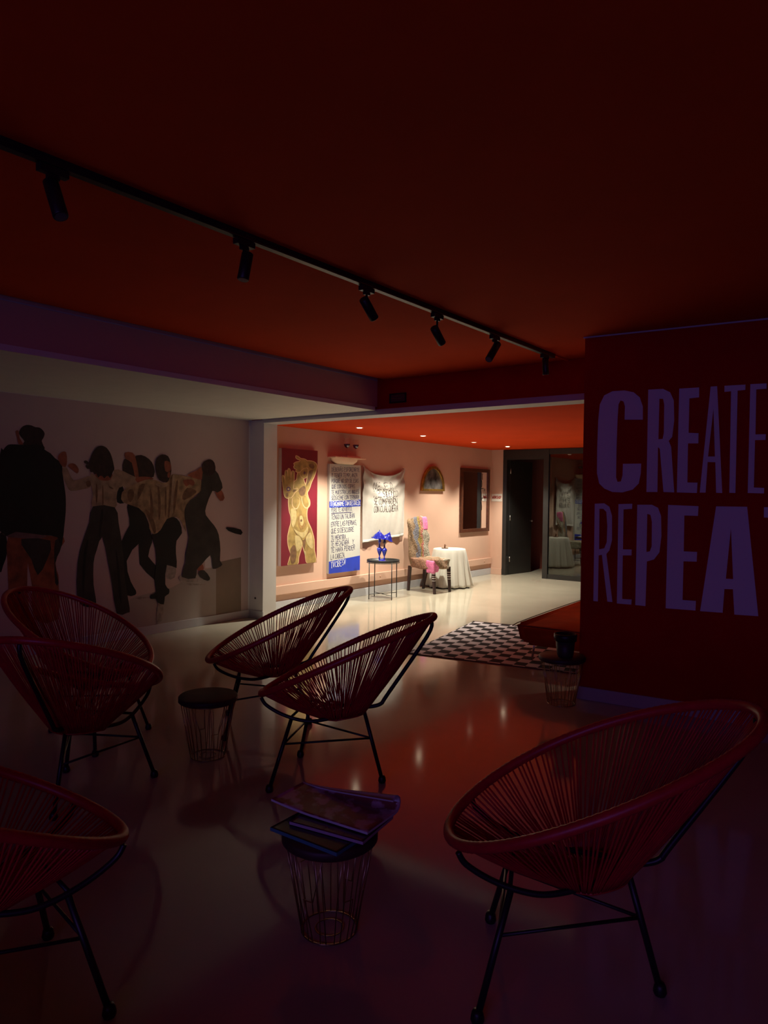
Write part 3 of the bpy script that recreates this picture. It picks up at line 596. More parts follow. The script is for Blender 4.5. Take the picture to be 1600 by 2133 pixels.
# arched mirror ----------------------------------------------------
AY, AZ, AW, AH = 10.19, 1.595, .35, .425
ar = thing('arched_mirror', 'small half-round aged mirror in a gold frame on the pink wall', 'mirror', (XP, AY, AZ))
def arch(w, h, n=28): return [(w * cos(pi * k / n), h * sin(pi * k / n)) for k in range(n + 1)]
m_gold = mat('antique gold frame', (.55, .30, .07), .35, metal=.8, noise=.3, scale=20)
bmx = bmesh.new(); slab(bmx, [[Vector((.002, y, z)) for y, z in arch(AW, AH)], [Vector((.002, y, z + .035)) for y, z in arch(AW - .045, AH - .08)]], X, .045); link('frame', bmx, m_gold, ar)
m_aged = mat('mottled silver glass', (.22, .21, .20), .35, metal=.6, noise=.9, scale=7)
bmx = bmesh.new(); slab(bmx, [[Vector((.004, y, z + .03)) for y, z in arch(AW - .03, AH - .06)]], X, .02); link('mirror_glass', bmx, m_aged, ar)

# rectangular mirror -----------------------------------------------
mr = thing('wall_mirror', 'tall brown-framed rectangular mirror reflecting the dark doorway', 'mirror', (XP, 0, 0))
m_wood = mat('dark brown wood', (.075, .022, .010), .4, noise=.3, scale=18)
y0, y1, z0, z1 = 11.12, 12.17, .845, 2.025; fw = .06
bmx = bmesh.new(); slab(bmx, [[Vector((.001, y, z)) for y, z in ((y0, z0), (y1, z0), (y1, z1), (y0, z1))], [Vector((.001, y, z)) for y, z in ((y0 + fw, z0 + fw), (y1 - fw, z0 + fw), (y1 - fw, z1 - fw), (y0 + fw, z1 - fw))]], X, .04); link('frame', bmx, m_wood, mr)
m_mir = mat('mirror silver', (.9, .9, .9), .01, metal=1); boxo('mirror_glass', (.004, y0 + fw, z0 + fw), (.02, y1 - fw, z1 - fw), m_mir, mr)
bmx = bmesh.new()
mp = lambda x, y: onx(940 + x / 13.33, 960 + y / 13.33, XP + .0203) - Vector((XP, 0, 0))
for st in ([(830, 770), (895, 765), (880, 850), (885, 1040), (835, 1030), (840, 900), (825, 780)], [(935, 770), (912, 850), (925, 1020), (945, 1050), (955, 960), (950, 860), (935, 770)], [(940, 1050), (942, 1110)], [(870, 360), (860, 420), (870, 520)], [(850, 550), (855, 640), (850, 720)], [(835, 1150), (850, 1260), (845, 1360)], [(845, 1040), (848, 1100)]):
    ribbon(bmx, [mp(*p) for p in st], .014, X)
link('paint_marks', bmx, m_black, mr)

# tray table ---------------------------------------------------------
TT = (-6.32, 8.34)
tt = thing('tray_table', 'round black metal tray table under the blue sculpture', 'side table', (*TT, 0), radians(-21))
R_ = .24; zt = .535
bmx = bmesh.new(); lathe(bmx, [(0, 0), (R_ - .01, 0), (R_, .004), (R_ + .004, .035), (R_, .037), (R_ - .005, .010), (R_ - .015, .005), (0, .005)], 48); o = link('tray', bmx, m_black, tt, True, (0, 0, zt))
for k in range(4):
    a = k * pi / 2; b = bmesh.new(); tube(b, [(R_ * cos(a), R_ * sin(a), 0), (R_ * .99 * cos(a), R_ * .99 * sin(a), zt + .01)], .007, 8); link('leg', b, m_black, tt)
bmx = bmesh.new(); tube(bmx, [(-R_, 0, .06), (R_, 0, .06)], .0045); tube(bmx, [(0, -R_, .07), (0, R_, .07)], .0045); link('cross_brace', bmx, m_black, tt)
bmx = bmesh.new(); tube(bmx, [(R_ * cos(k * pi / 20), R_ * sin(k * pi / 20), zt - .006) for k in range(40)], .005, 6, True); link('ring', bmx, m_black, tt)
# blue sculpture
ux, uy = RIGHT.x, RIGHT.y
sc = thing('lamp_sculpture', 'glossy blue sculpture like two small lamps with ruffled hats, on the tray table', 'sculpture', (TT[0] - .01, TT[1] - .01, zt + .006))
m_bl = mat('glossy cobalt glaze', (.025, .035, .42), .12, coat=1, noise=.15, scale=30); m_bd = mat('dark navy glaze', (.02, .012, .06), .2, coat=1)
bmx = bmesh.new(); lathe(bmx, [(0, 0), (.062, 0), (.058, .012), (.035, .028), (.015, .04), (0, .042)], 28, wob=lambda a, z: 1 + .1 * sin(5 * a)); link('base', bmx, m_bl, sc, True)
def at_r(dx): return (ux * dx, uy * dx)
for dx, dy, hh, hat_z, m_neck in ((-.042, 0, 0, .335, m_bl), (.022, .012, -.012, .30, m_bd)):
    cx, cy = at_r(dx); cy += dy
    b = bmesh.new(); lathe(b, [(.010, .02), (.012, .045), (.018, .055), (.008, .07), (.010, .09), (.022, .12), (.036, .16), (.041, .185), (.034, .20), (.018, .215)], 24, (cx, cy, hh)); link('body', b, m_bl, sc, True)
    b = bmesh.new(); lathe(b, [(.014, .212), (.013, .24), (.011, .26), (.016, .275), (.024, .295), (.020, .315), (.018, .35)], 18, (cx, cy, hh)); link('neck', b, m_neck, sc, True)
for dx, dy, z0, r, tilt in ((-.05, -.005, .342, .112, .06), (.052, .02, .325, .088, .38)):
    cx, cy = at_r(dx); b = bmesh.new()
    lathe(b, [(r, .006), (r * .98, -.004), (r * .92, -.002), (r * .84, .012), (r * .74, .034), (r * .60, .056), (r * .44, .070), (r * .38, .072), (r * .34, .082), (.022, .094), (.010, .104), (.006, .120), (.002, .128)], 36, wob=lambda a, z: 1 + (.09 * sin(6 * a) if z < .03 else .02 * sin(6 * a)))
    bmesh.ops.solidify(b, geom=b.faces[:], thickness=.003)
    for v in b.verts: v.co.z += .006 * sin(6 * math.atan2(v.co.y, v.co.x)) * (math.hypot(v.co.x, v.co.y) / r) ** 3
    o = link('hat', b, m_bl, sc, True); o.location = (cx, cy + dy, z0); o.rotation_euler = Matrix.Rotation(tilt, 3, Vector((-uy, ux, 0))).to_euler()

# patchwork chair ------------------------------------------------------
def patch_mat(name, stops, axis, scale=1, off=0, bump=.7, nz=.35):
    m = bpy.data.materials.new(name); m.use_nodes = True; nt = m.node_tree; b = nt.nodes['Principled BSDF']; b.inputs['Roughness'].default_value = .85
    tc = nt.nodes.new('ShaderNodeTexCoord'); sp = nt.nodes.new('ShaderNodeSeparateXYZ'); nt.links.new(tc.outputs['Object'], sp.inputs[0])
    n = nt.nodes.new('ShaderNodeTexNoise'); n.inputs['Scale'].default_value = 7; n.inputs['Detail'].default_value = 4; nt.links.new(tc.outputs['Object'], n.inputs['Vector'])
    a = nt.nodes.new('ShaderNodeMath'); a.operation = 'MULTIPLY_ADD'; nt.links.new(sp.outputs[axis], a.inputs[0]); a.inputs[1].default_value = scale; a.inputs[2].default_value = off - nz / 2
    c = nt.nodes.new('ShaderNodeMath'); c.operation = 'MULTIPLY_ADD'; nt.links.new(n.outputs['Fac'], c.inputs[0]); c.inputs[1].default_value = nz; nt.links.new(a.outputs[0], c.inputs[2])
    r = nt.nodes.new('ShaderNodeValToRGB'); r.color_ramp.interpolation = 'CONSTANT'; nt.links.new(c.outputs[0], r.inputs['Fac'])
    els = r.color_ramp.elements
    for i, (p, col) in enumerate(stops):
        e = els[i] if i < 2 else els.new(p)
        e.position = p; e.color = (*col, 1)
    n2 = nt.nodes.new('ShaderNodeTexNoise'); n2.inputs['Scale'].default_value = 45; n2.inputs['Detail'].default_value = 6; nt.links.new(tc.outputs['Object'], n2.inputs['Vector'])
    r2 = nt.nodes.new('ShaderNodeValToRGB'); r2.color_ramp.elements[0].position = .35; r2.color_ramp.elements[0].color = (.35, .32, .3, 1); r2.color_ramp.elements[1].position = .6; nt.links.new(n2.outputs['Fac'], r2.inputs['Fac'])
    mx = nt.nodes.new('ShaderNodeMixRGB'); mx.blend_type = 'MULTIPLY'; mx.inputs[0].default_value = .75; nt.links.new(r.outputs['Color'], mx.inputs[1]); nt.links.new(r2.outputs['Color'], mx.inputs[2])
    nt.links.new(mx.outputs[0], b.inputs['Base Color'])
    bp = nt.nodes.new('ShaderNodeBump'); bp.inputs['Strength'].default_value = bump; bp.inputs['Distance'].default_value = .02; nt.links.new(n2.outputs['Fac'], bp.inputs['Height']); nt.links.new(bp.outputs['Normal'], b.inputs['Normal'])
    return m
TAN, GREY, MUST, CORAL, PINKC, LACE = (.25, .16, .09), (.16, .155, .18), (.28, .19, .05), (.42, .15, .11), (.85, .22, .42), (.38, .34, .26)
pc = thing('patchwork_chair', 'high-backed dining chair covered in crumpled patchwork fabric scraps, dark striped legs', 'chair', (-6.21, 9.41, 0), radians(-6))
# chair faces +x ; local y to the far side
def puffy(name, cen, size, m, par, seed, rot=None, amp=.03, sub=4, taper=0):
    b = bmesh.new(); bmesh.ops.create_cube(b, size=1); bmesh.ops.subdivide_edges(b, edges=b.edges[:], cuts=14, use_grid_fill=True)
    rnd = random.Random(seed); ph = [(rnd.uniform(8, 40), rnd.uniform(8, 40), rnd.uniform(8, 40), rnd.uniform(0, 6)) for _ in range(9)]
    for v in b.verts:
        p = v.co.copy(); l4 = (abs(p.x * 2) ** 8 + abs(p.y * 2) ** 8 + abs(p.z * 2) ** 8) ** (1 / 8); p = p / max(l4, 1e-6) * max(abs(p.x * 2), abs(p.y * 2), abs(p.z * 2))
        t = 1 - taper * (p.z + .5)
        q_ = Vector((p.x * size[0], p.y * size[1] * t, p.z * size[2])); d_ = sum(sin(a * q_.x + b2 * q_.y + c * q_.z * .6 + e) for a, b2, c, e in ph) / 9
        v.co = q_ * (1 + 0) + (q_.normalized() * d_ * amp * 2.2)
    o = link(name, b, m, par, True); o.location = cen
    if rot: o.rotation_euler = rot
    md = o.modifiers.new('s', 'SUBSURF'); md.levels = 1; md.render_levels = 1
    return o
m_pback = patch_mat('patchwork back fabric', [(0, TAN), (.20, GREY), (.42, MUST), (.52, CORAL), (.62, LACE)], 1, 2.1, .5, nz=.5)
m_pseat = patch_mat('patchwork seat fabric', [(0, (.28, .14, .085)), (.3, TAN), (.52, (.36, .23, .145)), (.72, LACE), (.9, (.30, .28, .2))], 1, 2.0, .55, nz=.6)
puffy('backrest', (-.235, 0, .78), (.11, .44, .80), m_pback, pc, 3, (0, radians(-7), 0), taper=.18)
puffy('seat', (.02, 0, .455), (.52, .46, .17), m_pseat, pc, 5)
m_pk = mat('pink fabric scrap', (.62, .16, .32), .7, noise=.2, scale=30, bump=.6, bscale=40)
puffy('pink_scrap', (.20, -.17, .42), (.16, .14, .20), m_pk, pc, 8, amp=.02)
puffy('pink_scrap', (-.255, .13, 1.06), (.12, .10, .22), m_pk, pc, 9, (0, radians(-7), 0), amp=.012)
def leg_mat():
    m = bpy.data.materials.new('dark wood with painted white rings'); m.use_nodes = True; nt = m.node_tree; b = nt.nodes['Principled BSDF']; b.inputs['Roughness'].default_value = .35
    tc = nt.nodes.new('ShaderNodeTexCoord'); sp = nt.nodes.new('ShaderNodeSeparateXYZ'); nt.links.new(tc.outputs['Object'], sp.inputs[0])
    r = nt.nodes.new('ShaderNodeValToRGB'); r.color_ramp.interpolation = 'CONSTANT'; mu = nt.nodes.new('ShaderNodeMath'); mu.operation = 'MULTIPLY'; mu.inputs[1].default_value = 2.6
    nt.links.new(sp.outputs[2], mu.inputs[0]); nt.links.new(mu.outputs[0], r.inputs[0])
    D_, W_ = (.03, .012, .012, 1), (.7, .68, .66, 1); e = r.color_ramp.elements; e[0].position = 0; e[0].color = D_; e[1].position = .52; e[1].color = W_
    for p, c_ in ((.54, D_), (.62, W_), (.645, D_), (.70, W_), (.715, D_), (.80, W_), (.82, D_)): x = e.new(p); x.color = c_
    nt.links.new(r.outputs[0], b.inputs['Base Color']); return m
m_leg = leg_mat(); m_legp = mat('dark stained wood', (.03, .012, .012), .35, noise=.3, scale=20)
for x, y, f_ in ((.235, -.19, 1), (.235, .19, 1), (-.26, -.17, 0), (-.23, .17, 0)):
    b = bmesh.new(); box(b, (-.024, -.024, 0), (.024, .024, .40), bev=.003)
    for v in b.verts: v.co.x *= 1 - .3 * (1 - v.co.z / .4); v.co.y *= 1 - .3 * (1 - v.co.z / .4); v.co.x += (1 if f_ else -1) * .03 * (1 - v.co.z / .4)
    link('leg', b, m_leg if f_ else m_legp, pc, False, (x - (.0 if f_ else 0), y, 0))

# round cloth table ------------------------------------------------------
RT = (-6.29, 10.13)
rt = thing('cloth_table', 'small round table under a floor-length white cloth behind the patchwork chair', 'table', (*RT, 0))
boxo('table_top', (-.17, -.17, .60), (.17, .17, .628), m_legp, rt); bmx = bmesh.new(); tube(bmx, [(0, 0, .0), (0, 0, .60)], .03, 12); link('pedestal', bmx, m_legp, rt)
tcl = bmesh.new(); prof = [(0, .640), (.12, .640), (.24, .640), (.262, .636), (.270, .62)] + [(.272 + .10 * (k / 14) ** .9, .62 - .598 * k / 14) for k in range(1, 15)]
lathe(tcl, prof, 160, wob=lambda a, z: 1 + (.62 - z if z < .62 else 0) / .6 * (.085 * sin(13 * a + 1.2 * sin(2 * a)) + .03 * sin(29 * a)))
clo = link('tablecloth', tcl, mat('cream tablecloth', (.56, .54, .47), .85, sheen=.2), None, True, (RT[0], RT[1], 0)); tag(clo, 'white tablecloth falling in folds to the floor from the small round table', 'tablecloth')
md = clo.modifiers.new('t', 'SOLIDIFY'); md.thickness = .002; md.offset = 1
cf = thing('candle_holder', 'small brown figurine candle holder on a dark saucer on the white tablecloth', 'figurine', (RT[0] - .04, RT[1] - .08, .6425))
m_br = mat('brown bronze', (.16, .07, .035), .4, metal=.4, noise=.3)
bmx = bmesh.new(); lathe(bmx, [(0, .0), (.05, .0), (.062, .008), (.060, .010), (.045, .004), (0, .004)], 28); link('saucer', bmx, m_br, cf, True)
bmx = bmesh.new(); lathe(bmx, [(0, .004), (.014, .005), (.010, .02), (.013, .035), (.008, .045), (.010, .055), (.009, .066), (0, .07)], 16); tube(bmx, [(.006, 0, .03), (.02, .004, .045), (.018, .004, .058)], .004, 6); link('figure', bmx, m_br, cf, True)

# ================================================================== RUG AND BENCH
RO = onz(847, 1361, .0); RA = radians(10.8)
rug = thing('checkered_rug', 'black and pale pink checkered rug on the cream floor', 'rug', (RO.x, RO.y, 0), RA)
def check_mat():
    m = bpy.data.materials.new('wavy checkerboard weave'); m.use_nodes = True; nt = m.node_tree; b = nt.nodes['Principled BSDF']; b.inputs['Roughness'].default_value = .95
    tc = nt.nodes.new('ShaderNodeTexCoord'); n = nt.nodes.new('ShaderNodeTexNoise'); n.inputs['Scale'].default_value = 2.2; nt.links.new(tc.outputs['Object'], n.inputs['Vector'])
    vm = nt.nodes.new('ShaderNodeVectorMath'); vm.operation = 'MULTIPLY_ADD'; nt.links.new(n.outputs['Color'], vm.inputs[0]); vm.inputs[1].default_value = (.06, .05, 0); nt.links.new(tc.outputs['Object'], vm.inputs[2])
    mp_ = nt.nodes.new('ShaderNodeMapping'); nt.links.new(vm.outputs[0], mp_.inputs[0]); mp_.inputs['Location'].default_value = (-.25, .05, .5)
    ck = nt.nodes.new('ShaderNodeTexChecker'); ck.inputs['Scale'].default_value = 9.8; ck.inputs[1].default_value = (.64, .58, .60, 1); ck.inputs[2].default_value = (.012, .008, .010, 1)
    mp_.inputs['Scale'].default_value = (.9, .79, 0); nt.links.new(mp_.outputs[0], ck.inputs['Vector']); nt.links.new(ck.outputs['Color'], b.inputs['Base Color']); return m
bmx = bmesh.new(); box(bmx, (0, 0, .0005), (1.62, 1.95, .006), bev=.002); link('pile', bmx, check_mat(), rug)
bmx = bmesh.new(); box(bmx, (-.008, -.01, .0005), (1.628, -.0005, .009)); link('binding', bmx, mat('dark red binding', (.10, .01, .01), .8), rug); bmx = bmesh.new(); box(bmx, (-.008, 1.9505, .0005), (1.628, 1.96, .009)); link('binding', bmx, mat('dark red binding', (.10, .01, .01), .8), rug)

bench = thing('daybed_bench', 'low orange upholstered daybed with chrome legs, half hidden behind the red wall', 'bench', (-2.88, 5.76, 0), radians(3))
m_velvet = mat('orange velvet', (.42, .055, .006), .9, noise=.12, scale=6, spec=.1)
bmx = bmesh.new(); box(bmx, (0, -.05, .225), (.95, 1.95, .402))
bmesh.ops.bevel(bmx, geom=[e for e in bmx.edges if abs(e.verts[0].co.z - e.verts[1].co.z) > .1], offset=.10, segments=6, affect='EDGES')
bmesh.ops.bevel(bmx, geom=[e for e in bmx.edges if abs(e.verts[0].co.z - e.verts[1].co.z) < .01], offset=.022, segments=3, affect='EDGES')
for v in bmx.verts:
    if v.co.z < .25: v.co.x += (.475 - v.co.x) * .05; v.co.y += (.95 - v.co.y) * .03
link('cushion', bmx, m_velvet, bench, True)
bmx = bmesh.new(); pthp = [(.10, -.05), (.85, -.05), (.95, .05), (.95, 1.85), (.85, 1.95), (.10, 1.95), (0, 1.85), (0, .05)]
tube(bmx, smooth_path([(x, y, .397) for x, y in pthp + pthp[:1]], 4)[:-1], .004, 6, True); link('piping', bmx, mat('brown piping', (.12, .02, .01), .7), bench)
for x, y in ((.02, .36), (.90, .36), (.10, 1.75), (.88, 1.75)):
    b = bmesh.new(); tube(b, [(x, y, .0075), (x + .03, y + .01, .235)], [.009, .013], 12); link('leg', b, m_steel, bench, True)

# ================================================================== TRACK LIGHTING
XT = -2.53
tk = thing('light_track', 'long black ceiling track carrying six black spotlights', 'light track', (XT, 0, ZC))
boxo('rail', (-.018, .2, -.034), (.018, 5.70, -.001), m_black, tk, bev=.002)
m_cop = mat('bare metal edge', (.45, .40, .34), .3, metal=1); boxo('conductor_strip', (.0185, 2.1, -.030), (.0195, 5.69, -.0285), m_cop, tk)
tag(boxo('cable_conduit', (XT - .008, 5.705, ZC - .012), (XT + .008, 5.998, ZC - .001), m_ceil), 'thin orange painted conduit from the track end to the red beam', 'conduit')
heads = [((105, 378), (127, 452), 'first track spotlight, nearest the camera, angled and showing its lens', -.06), ((516, 528), (506, 583), 'second track spotlight from the left, hanging almost straight with a blue sheen', 0), ((757, 622), (780, 664), 'third track spotlight from the left, tilted down to the right', 0),
    ((904, 682), (921, 716), 'fourth track spotlight from the left, tilted slightly right', 0), ((1037, 716), (1018, 749), 'fifth track spotlight from the left, tilted down to the left', 0), ((1136, 748), (1137, 781), 'last track spotlight at the far end, hanging straight down', 0)]
adx = (110, 509, 764, 911, 1031, 1135); ady = (345, 497, 598, 653, 694, 733)
m_lens = mat('grey spotlight lens', (.10, .10, .12), .15, coat=1)
for (a, b_, lb, dx), ax_, ay_ in zip(heads, adx, ady):
    ya = onx(ax_, ay_, XT).y
    t = thing('track_spotlight', lb, 'spotlight', (XT, ya, ZC - .035), 0, 'spotlights on the ceiling track')
    p0 = onx(*a, XT) - Vector(t.location); p1 = onx(*b_, XT - dx) - Vector(t.location)
    bx_ = bmesh.new(); box(bx_, (-.016, -.055, -.028), (.016, .055, -.0005), bev=.003); box(bx_, (-.010, -.022, -.045), (.010, .022, -.028), bev=.002); link('adapter', bx_, m_black, t)
    d_ = (p1 - p0).normalized(); L = (p1 - p0).length
    bx_ = bmesh.new(); mid = p0 + d_ * L * .28; tube(bx_, [(0, 0, -.04), (0, 0, mid.z + .02 if mid.z < -.07 else -.06)], .007, 10); tube(bx_, [(0, 0, mid.z + .03), tuple(mid)], .009, 10); link('stem', bx_, m_black, t, True)
    bx_ = bmesh.new(); tube(bx_, [p0 + d_ * (L * k_) for k_ in (0, .02, .98, 1)], [.024, .027, .027, .025], 28); link('lamp_body', bx_, m_black, t)
    bx_ = bmesh.new(); tube(bx_, [p0 + d_ * L, p0 + d_ * (L + .001)], .021, 20); link('lens', bx_, m_lens, t)

# ================================================================== LOUNGE CHAIRS
def rim_pt(t, r=1.0, dz=0):
    w, L, tilt, zc, yc, e, bend = .364, .516, .445, .68, -.124, -.094, .019
    u = cos(t)
    return Vector((r * w * sin(t) * (1 + e * u), yc - r * L * u * cos(tilt), zc + r * L * u * sin(tilt) + bend * sin(t) ** 2 + dz))
def acapulco():
    root = thing('lounge_chair', 'x', 'chair', (0, 0, 0), 0, 'red string lounge chairs')
    def ring_pt(t, k=1): return Vector((k * .13 * sin(t), -.10 - k * .125 * cos(t), .338 + .035 * max(0, cos(t)) * k + .02 * sin(t) ** 2 * k))
    N = 260; b = bmesh.new(); tube(b, [rim_pt(2 * pi * k / N) for k in range(N)], [.0165 + (.0016 if k % 2 else 0) for k in range(N)], 10, True); link('rim', b, m_cord, root)
    b = bmesh.new(); n = 120; rnd = random.Random(4)
    for k in range(n):
        t = 2 * pi * (k + .5) / n; p = rim_pt(t)
        for s in ((-1, 1) if k % 4 == 0 else (0,)):
            t2 = t + s * .02 + rnd.uniform(-.02, .02)
            e = ring_pt(t2)
            p2 = rim_pt(t + s * .018); mid = (p2 + e) / 2 + Vector((0, 0, -.012)) + (e - p2).cross(Vector((0, 0, 1))) * .004
            tube(b, smooth_path([p2, mid, e], 3), .0034, 5)
    n2 = 64
    for k in range(n2):                      # the crossing cords across the seat bottom
        t = 2 * pi * k / n2; t2 = t + pi * .93
        tube(b, [ring_pt(t), ring_pt(t, .5) + Vector((0, 0, -.008)), ring_pt(t2, .3) + Vector((0, 0, -.008)), ring_pt(t2)], .0034, 5)
    tube(b, [ring_pt(2 * pi * k / 40) for k in range(40)], .005, 6, True)
    link('cord_weave', b, m_cord, root)
    b = bmesh.new()
    tube(b, smooth_path([(0, -.578, .885), (0, -.556, .80), (0, -.345, .475), (0, -.315, .428), (0, -.27, .408), (0, -.205, .398)], 5), .0105, 10)
    for s in (-1, 1):
        tube(b, smooth_path([(0, -.215, .399), (s * .05, -.17, .390), (s * .11, -.08, .366), (s * .15, .02, .352), (s * .167, .10, .360), (s * .178, .19, .388), (s * .19, .265, .432), (s * .195, .29, .47)], 5), .0095, 10)
    tube(b, [(-.172, .135, .370), (.172, .135, .370)], .007, 8); link('support_frame', b, m_black, root)
    tops = {'b': (0, -.215, .395), 'l': (-.165, .13, .372), 'r': (.165, .13, .372)}; ft = {'b': (0, -.322, .016), 'l': (-.252, .220, .016), 'r': (.252, .220, .016)}
    P = {}
    for k in 'blr':
        a, c = Vector(ft[k]), Vector(tops[k]); b = bmesh.new(); tube(b, [a, c], .0105, 12); lg = link('leg', b, m_black, root, True); P[k] = a + (c - a) * ((.235 - a.z) / (c.z - a.z))
        b = bmesh.new(); d_ = (c - a).normalized(); lathe(b, [(0, -.0155), (.017, -.0155), (.021, -.006), (.018, .012), (.013, .022), (0, .024)], 14, tuple(a)); link('foot_cap', b, m_black, lg, True)
    for a, c in (('b', 'l'), ('b', 'r'), ('l', 'r')):
        b = bmesh.new(); tube(b, [P[a], P[c]], .0058, 8); link('stretcher', b, m_black, root, True)
    return root
CH = [(-.907, 2.128, 204.3, 'large red string lounge chair at the right front, nearest the lettered wall'),
      (-2.563, 2.872, 205.4, 'red string lounge chair in the centre behind the magazine table'),
      (-3.459, 3.24, 226.9, 'red string lounge chair behind the centre one, against the lit floor'),
      (-3.38, 1.978, 121.1, 'red string lounge chair at left seen from behind, in front of the mural chair'),
      (-4.093, 2.425, 19.8, 'red string lounge chair at far left closest to the mural wall'),
      (-2.154, .98, 81.3, 'red string lounge chair cut off at the lower left corner')]
first = acapulco()
for i, (x, y, a, lb) in enumerate(CH):
    o = first if i == 0 else copy_tree(first)
    # local +y (front) -> direction angle a ; local +x -> (sin a, -cos a)
    o.location = (x, y, 0); o.rotation_euler = (0, 0, radians(a) - pi / 2); o['label'] = lb

# ================================================================== WIRE BASKET TABLES
m_top = mat('dark stained table lid', (.05, .022, .02), .55, noise=.3, scale=12); m_wire = mat('brass coloured wire', (.42, .30, .16), .3, metal=1)
def basket():
    root = thing('basket_table', 'x', 'side table', (0, 0, 0), 0, 'wire basket side tables')
    b = bmesh.new(); lathe(b, [(0, .325), (.165, .325), (.170, .330), (.170, .352), (.165, .358), (0, .358)], 48); link('lid', b, m_top, root)
    b = bmesh.new(); tube(b, [(.155 * cos(2 * pi * k / 40), .155 * sin(2 * pi * k / 40), .322) for k in range(40)], .003, 6, True); link('top_ring', b, m_wire, root)
    b = bmesh.new(); tube(b, [(.098 * cos(2 * pi * k / 40), .098 * sin(2 * pi * k / 40), .0035) for k in range(40)], .003, 6, True); tube(b, [(.05 * cos(2 * pi * k / 30), .05 * sin(2 * pi * k / 30), .0035) for k in range(30)], .002, 6, True); link('bottom_ring', b, m_wire, root)
    b = bmesh.new(); rnd = random.Random(11); r_at = lambda z: .098 + .057 * (z / .32)
    for k in range(13):
        a = 2 * pi * k / 13; z1 = rnd.choice((.12, .16, .20)); s = rnd.choice((-1, 1)) * rnd.uniform(.05, .32)
        pts = [(a, .003), (a, z1)]
        arc = [(a + s * j / 5, z1) for j in range(6)]
        pts = [(a, .003), (a + .02, z1)] + (arc if k % 3 == 0 else []) + [(a + s + rnd.uniform(-.3, .3), .32)]
        tube(b, [(r_at(z) * cos(t), r_at(z) * sin(t), z) for t, z in pts], .0019, 6)
        tube(b, [(r_at(z) * cos(t), r_at(z) * sin(t), z) for t, z in ((a + .2, .003), (a + .2 - s * .8, .32))], .0019, 6)
    link('wire_cage', b, m_wire, root)
    return root
bk = basket()
for i, (x, y, rz, lb) in enumerate(((-1.645, 1.877, .3, 'wire basket side table in front, loaded with magazines'), (-3.305, 2.68, 1.4, 'wire basket side table with a bare dark lid between the left and centre chairs'), (-2.11, 5.0, 2.2, 'wire basket side table by the red wall corner, with a dark pot on it'))):
    o = bk if i == 0 else copy_tree(bk)
    o.location = (x, y, 0); o.rotation_euler = (0, 0, rz); o['label'] = lb
# dark pot
pot = thing('plant_pot', 'small dark pot with a black rim on the basket table by the red wall', 'pot', (-2.075, 4.975, .3585))
m_pot = mat('dark olive ceramic', (.045, .045, .03), .5, noise=.2); bmx = bmesh.new(); lathe(bmx, [(0, 0), (.052, 0), (.060, .02), (.070, .12), (.066, .12), (.056, .02), (0, .015)], 32); link('pot_body', bmx, m_pot, pot, True)
bmx = bmesh.new(); lathe(bmx, [(.066, .118), (.080, .120), (.084, .150), (.082, .172), (.074, .172), (.072, .14), (0, .135)], 32); link('pot_rim', bmx, m_black, pot, True)

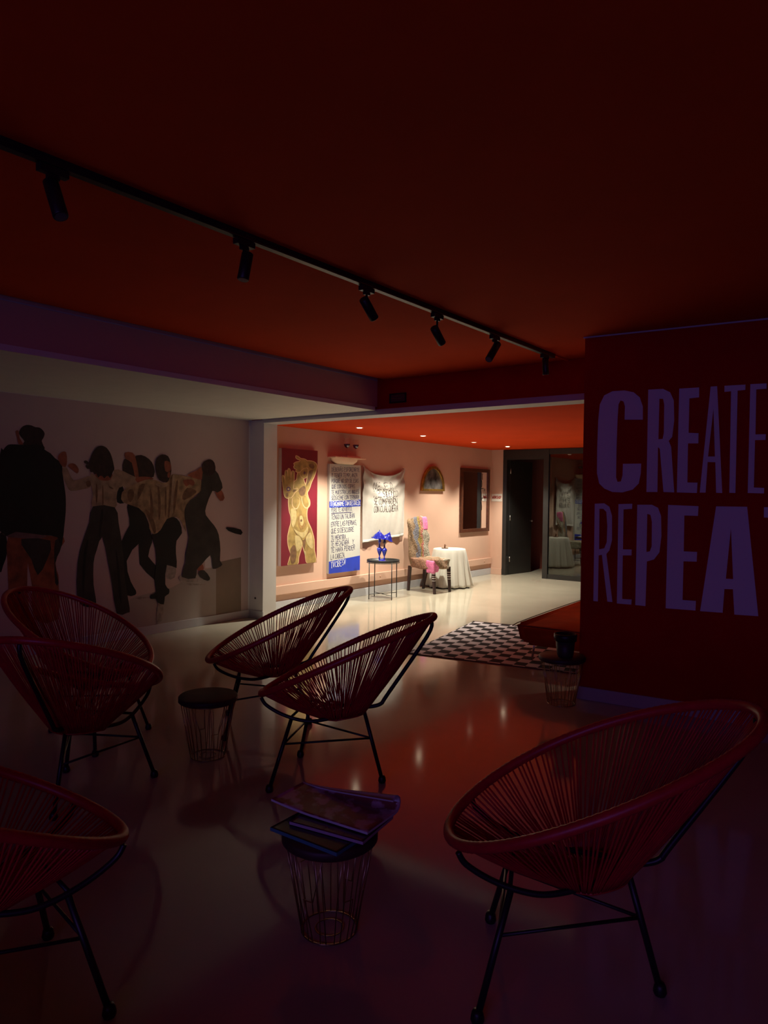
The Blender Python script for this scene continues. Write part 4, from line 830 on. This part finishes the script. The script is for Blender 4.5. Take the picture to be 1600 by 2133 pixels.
# ================================================================== MAGAZINES
def pages(b, w, d, t, mi=0, curl=0, roll=0, n=24, z0=0):
    """sheet stack: width along x, depth along y, curl lifts the left end, roll bends the far edge"""
    rows = []
    for j in range(n + 1):
        v = j / n; row = []
        for i in range(n + 1):
            u = i / n; z = z0 + curl * max(0, .5 - u) ** 2 * 4; y = v * d
            if roll:
                s = max(0, v - .72) / .28; ang = s * pi * 1.25; R = roll * (.12 + .88 * u)
                if s > 0: y = .72 * d + R * sin(ang); z += R * (1 - cos(ang))
            row.append(Vector((u * w, y, z)))
        rows.append(row)
    def nrm(j, i):
        a = rows[min(j + 1, n)][i] - rows[max(j - 1, 0)][i]; c = rows[j][min(i + 1, n)] - rows[j][max(i - 1, 0)]; return c.cross(a).normalized()
    T = [[b.verts.new(rows[j][i] + nrm(j, i) * t) for i in range(n + 1)] for j in range(n + 1)]; B_ = [[b.verts.new(rows[j][i]) for i in range(n + 1)] for j in range(n + 1)]
    for j in range(n):
        for i in range(n):
            f_ = b.faces.new((T[j][i], T[j][i + 1], T[j + 1][i + 1], T[j + 1][i])); f_.material_index = 1 if roll and j > n * .8 else mi; f_.smooth = True
            f_ = b.faces.new((B_[j + 1][i], B_[j + 1][i + 1], B_[j][i + 1], B_[j][i])); f_.material_index = 1 if roll and j > n * .8 else mi; f_.smooth = True
    for i in range(n):
        for r in (0, n):
            b.faces.new((B_[r][i], B_[r][i + 1], T[r][i + 1], T[r][i])).material_index = 1; b.faces.new((B_[i][r], B_[i + 1][r], T[i + 1][r], T[i][r])).material_index = 1
m_page = mat('page edges', (.62, .62, .64), .7)
def cover(name, c1, c2, scale):
    m = bpy.data.materials.new(name); m.use_nodes = True; nt = m.node_tree; b = nt.nodes['Principled BSDF']; b.inputs['Roughness'].default_value = .25
    tc = nt.nodes.new('ShaderNodeTexCoord'); n = nt.nodes.new('ShaderNodeTexNoise'); n.inputs['Scale'].default_value = scale; n.inputs['Detail'].default_value = 5; nt.links.new(tc.outputs['Object'], n.inputs['Vector'])
    r = nt.nodes.new('ShaderNodeValToRGB'); r.color_ramp.elements[0].position = .48; r.color_ramp.elements[0].color = (*c1, 1); r.color_ramp.elements[1].position = .56; r.color_ramp.elements[1].color = (*c2, 1)
    nt.links.new(n.outputs['Fac'], r.inputs['Fac']); nt.links.new(r.outputs['Color'], b.inputs['Base Color']); return m
mags = [('magazine', 'black-covered magazine at the bottom of the stack on the basket table', (-1.80, 1.735, .359), 2, .30, .23, .012, mat('black cover', (.012, .012, .014), .3), mat('teal page edge', (.06, .22, .26), .6), 0, 0),
        ('magazine', 'dark magazine with a pale lower edge in the middle of the stack', (-1.76, 1.79, .373), 9, .30, .22, .010, cover('violet dark cover', (.05, .01, .04), (.10, .02, .05), 9), mat('violet page edge', (.45, .35, .45), .6), 0, 0),
        ('magazine', 'open glossy magazine with a curled page on top of the stack', (-1.905, 1.84, .388), 5, .43, .26, .008, cover('picture spread', (.22, .05, .05), (.50, .30, .34), 14), m_page, .012, .034)]
for nm, lb, loc, rz, w, d, t, mc, me_, curl, roll in mags:
    tm = thing(nm, lb, 'magazine', loc, radians(rz), 'magazines stacked on the basket table'); b = bmesh.new(); pages(b, w, d, t, 0, curl, roll); link('pages', b, [mc, me_], tm)
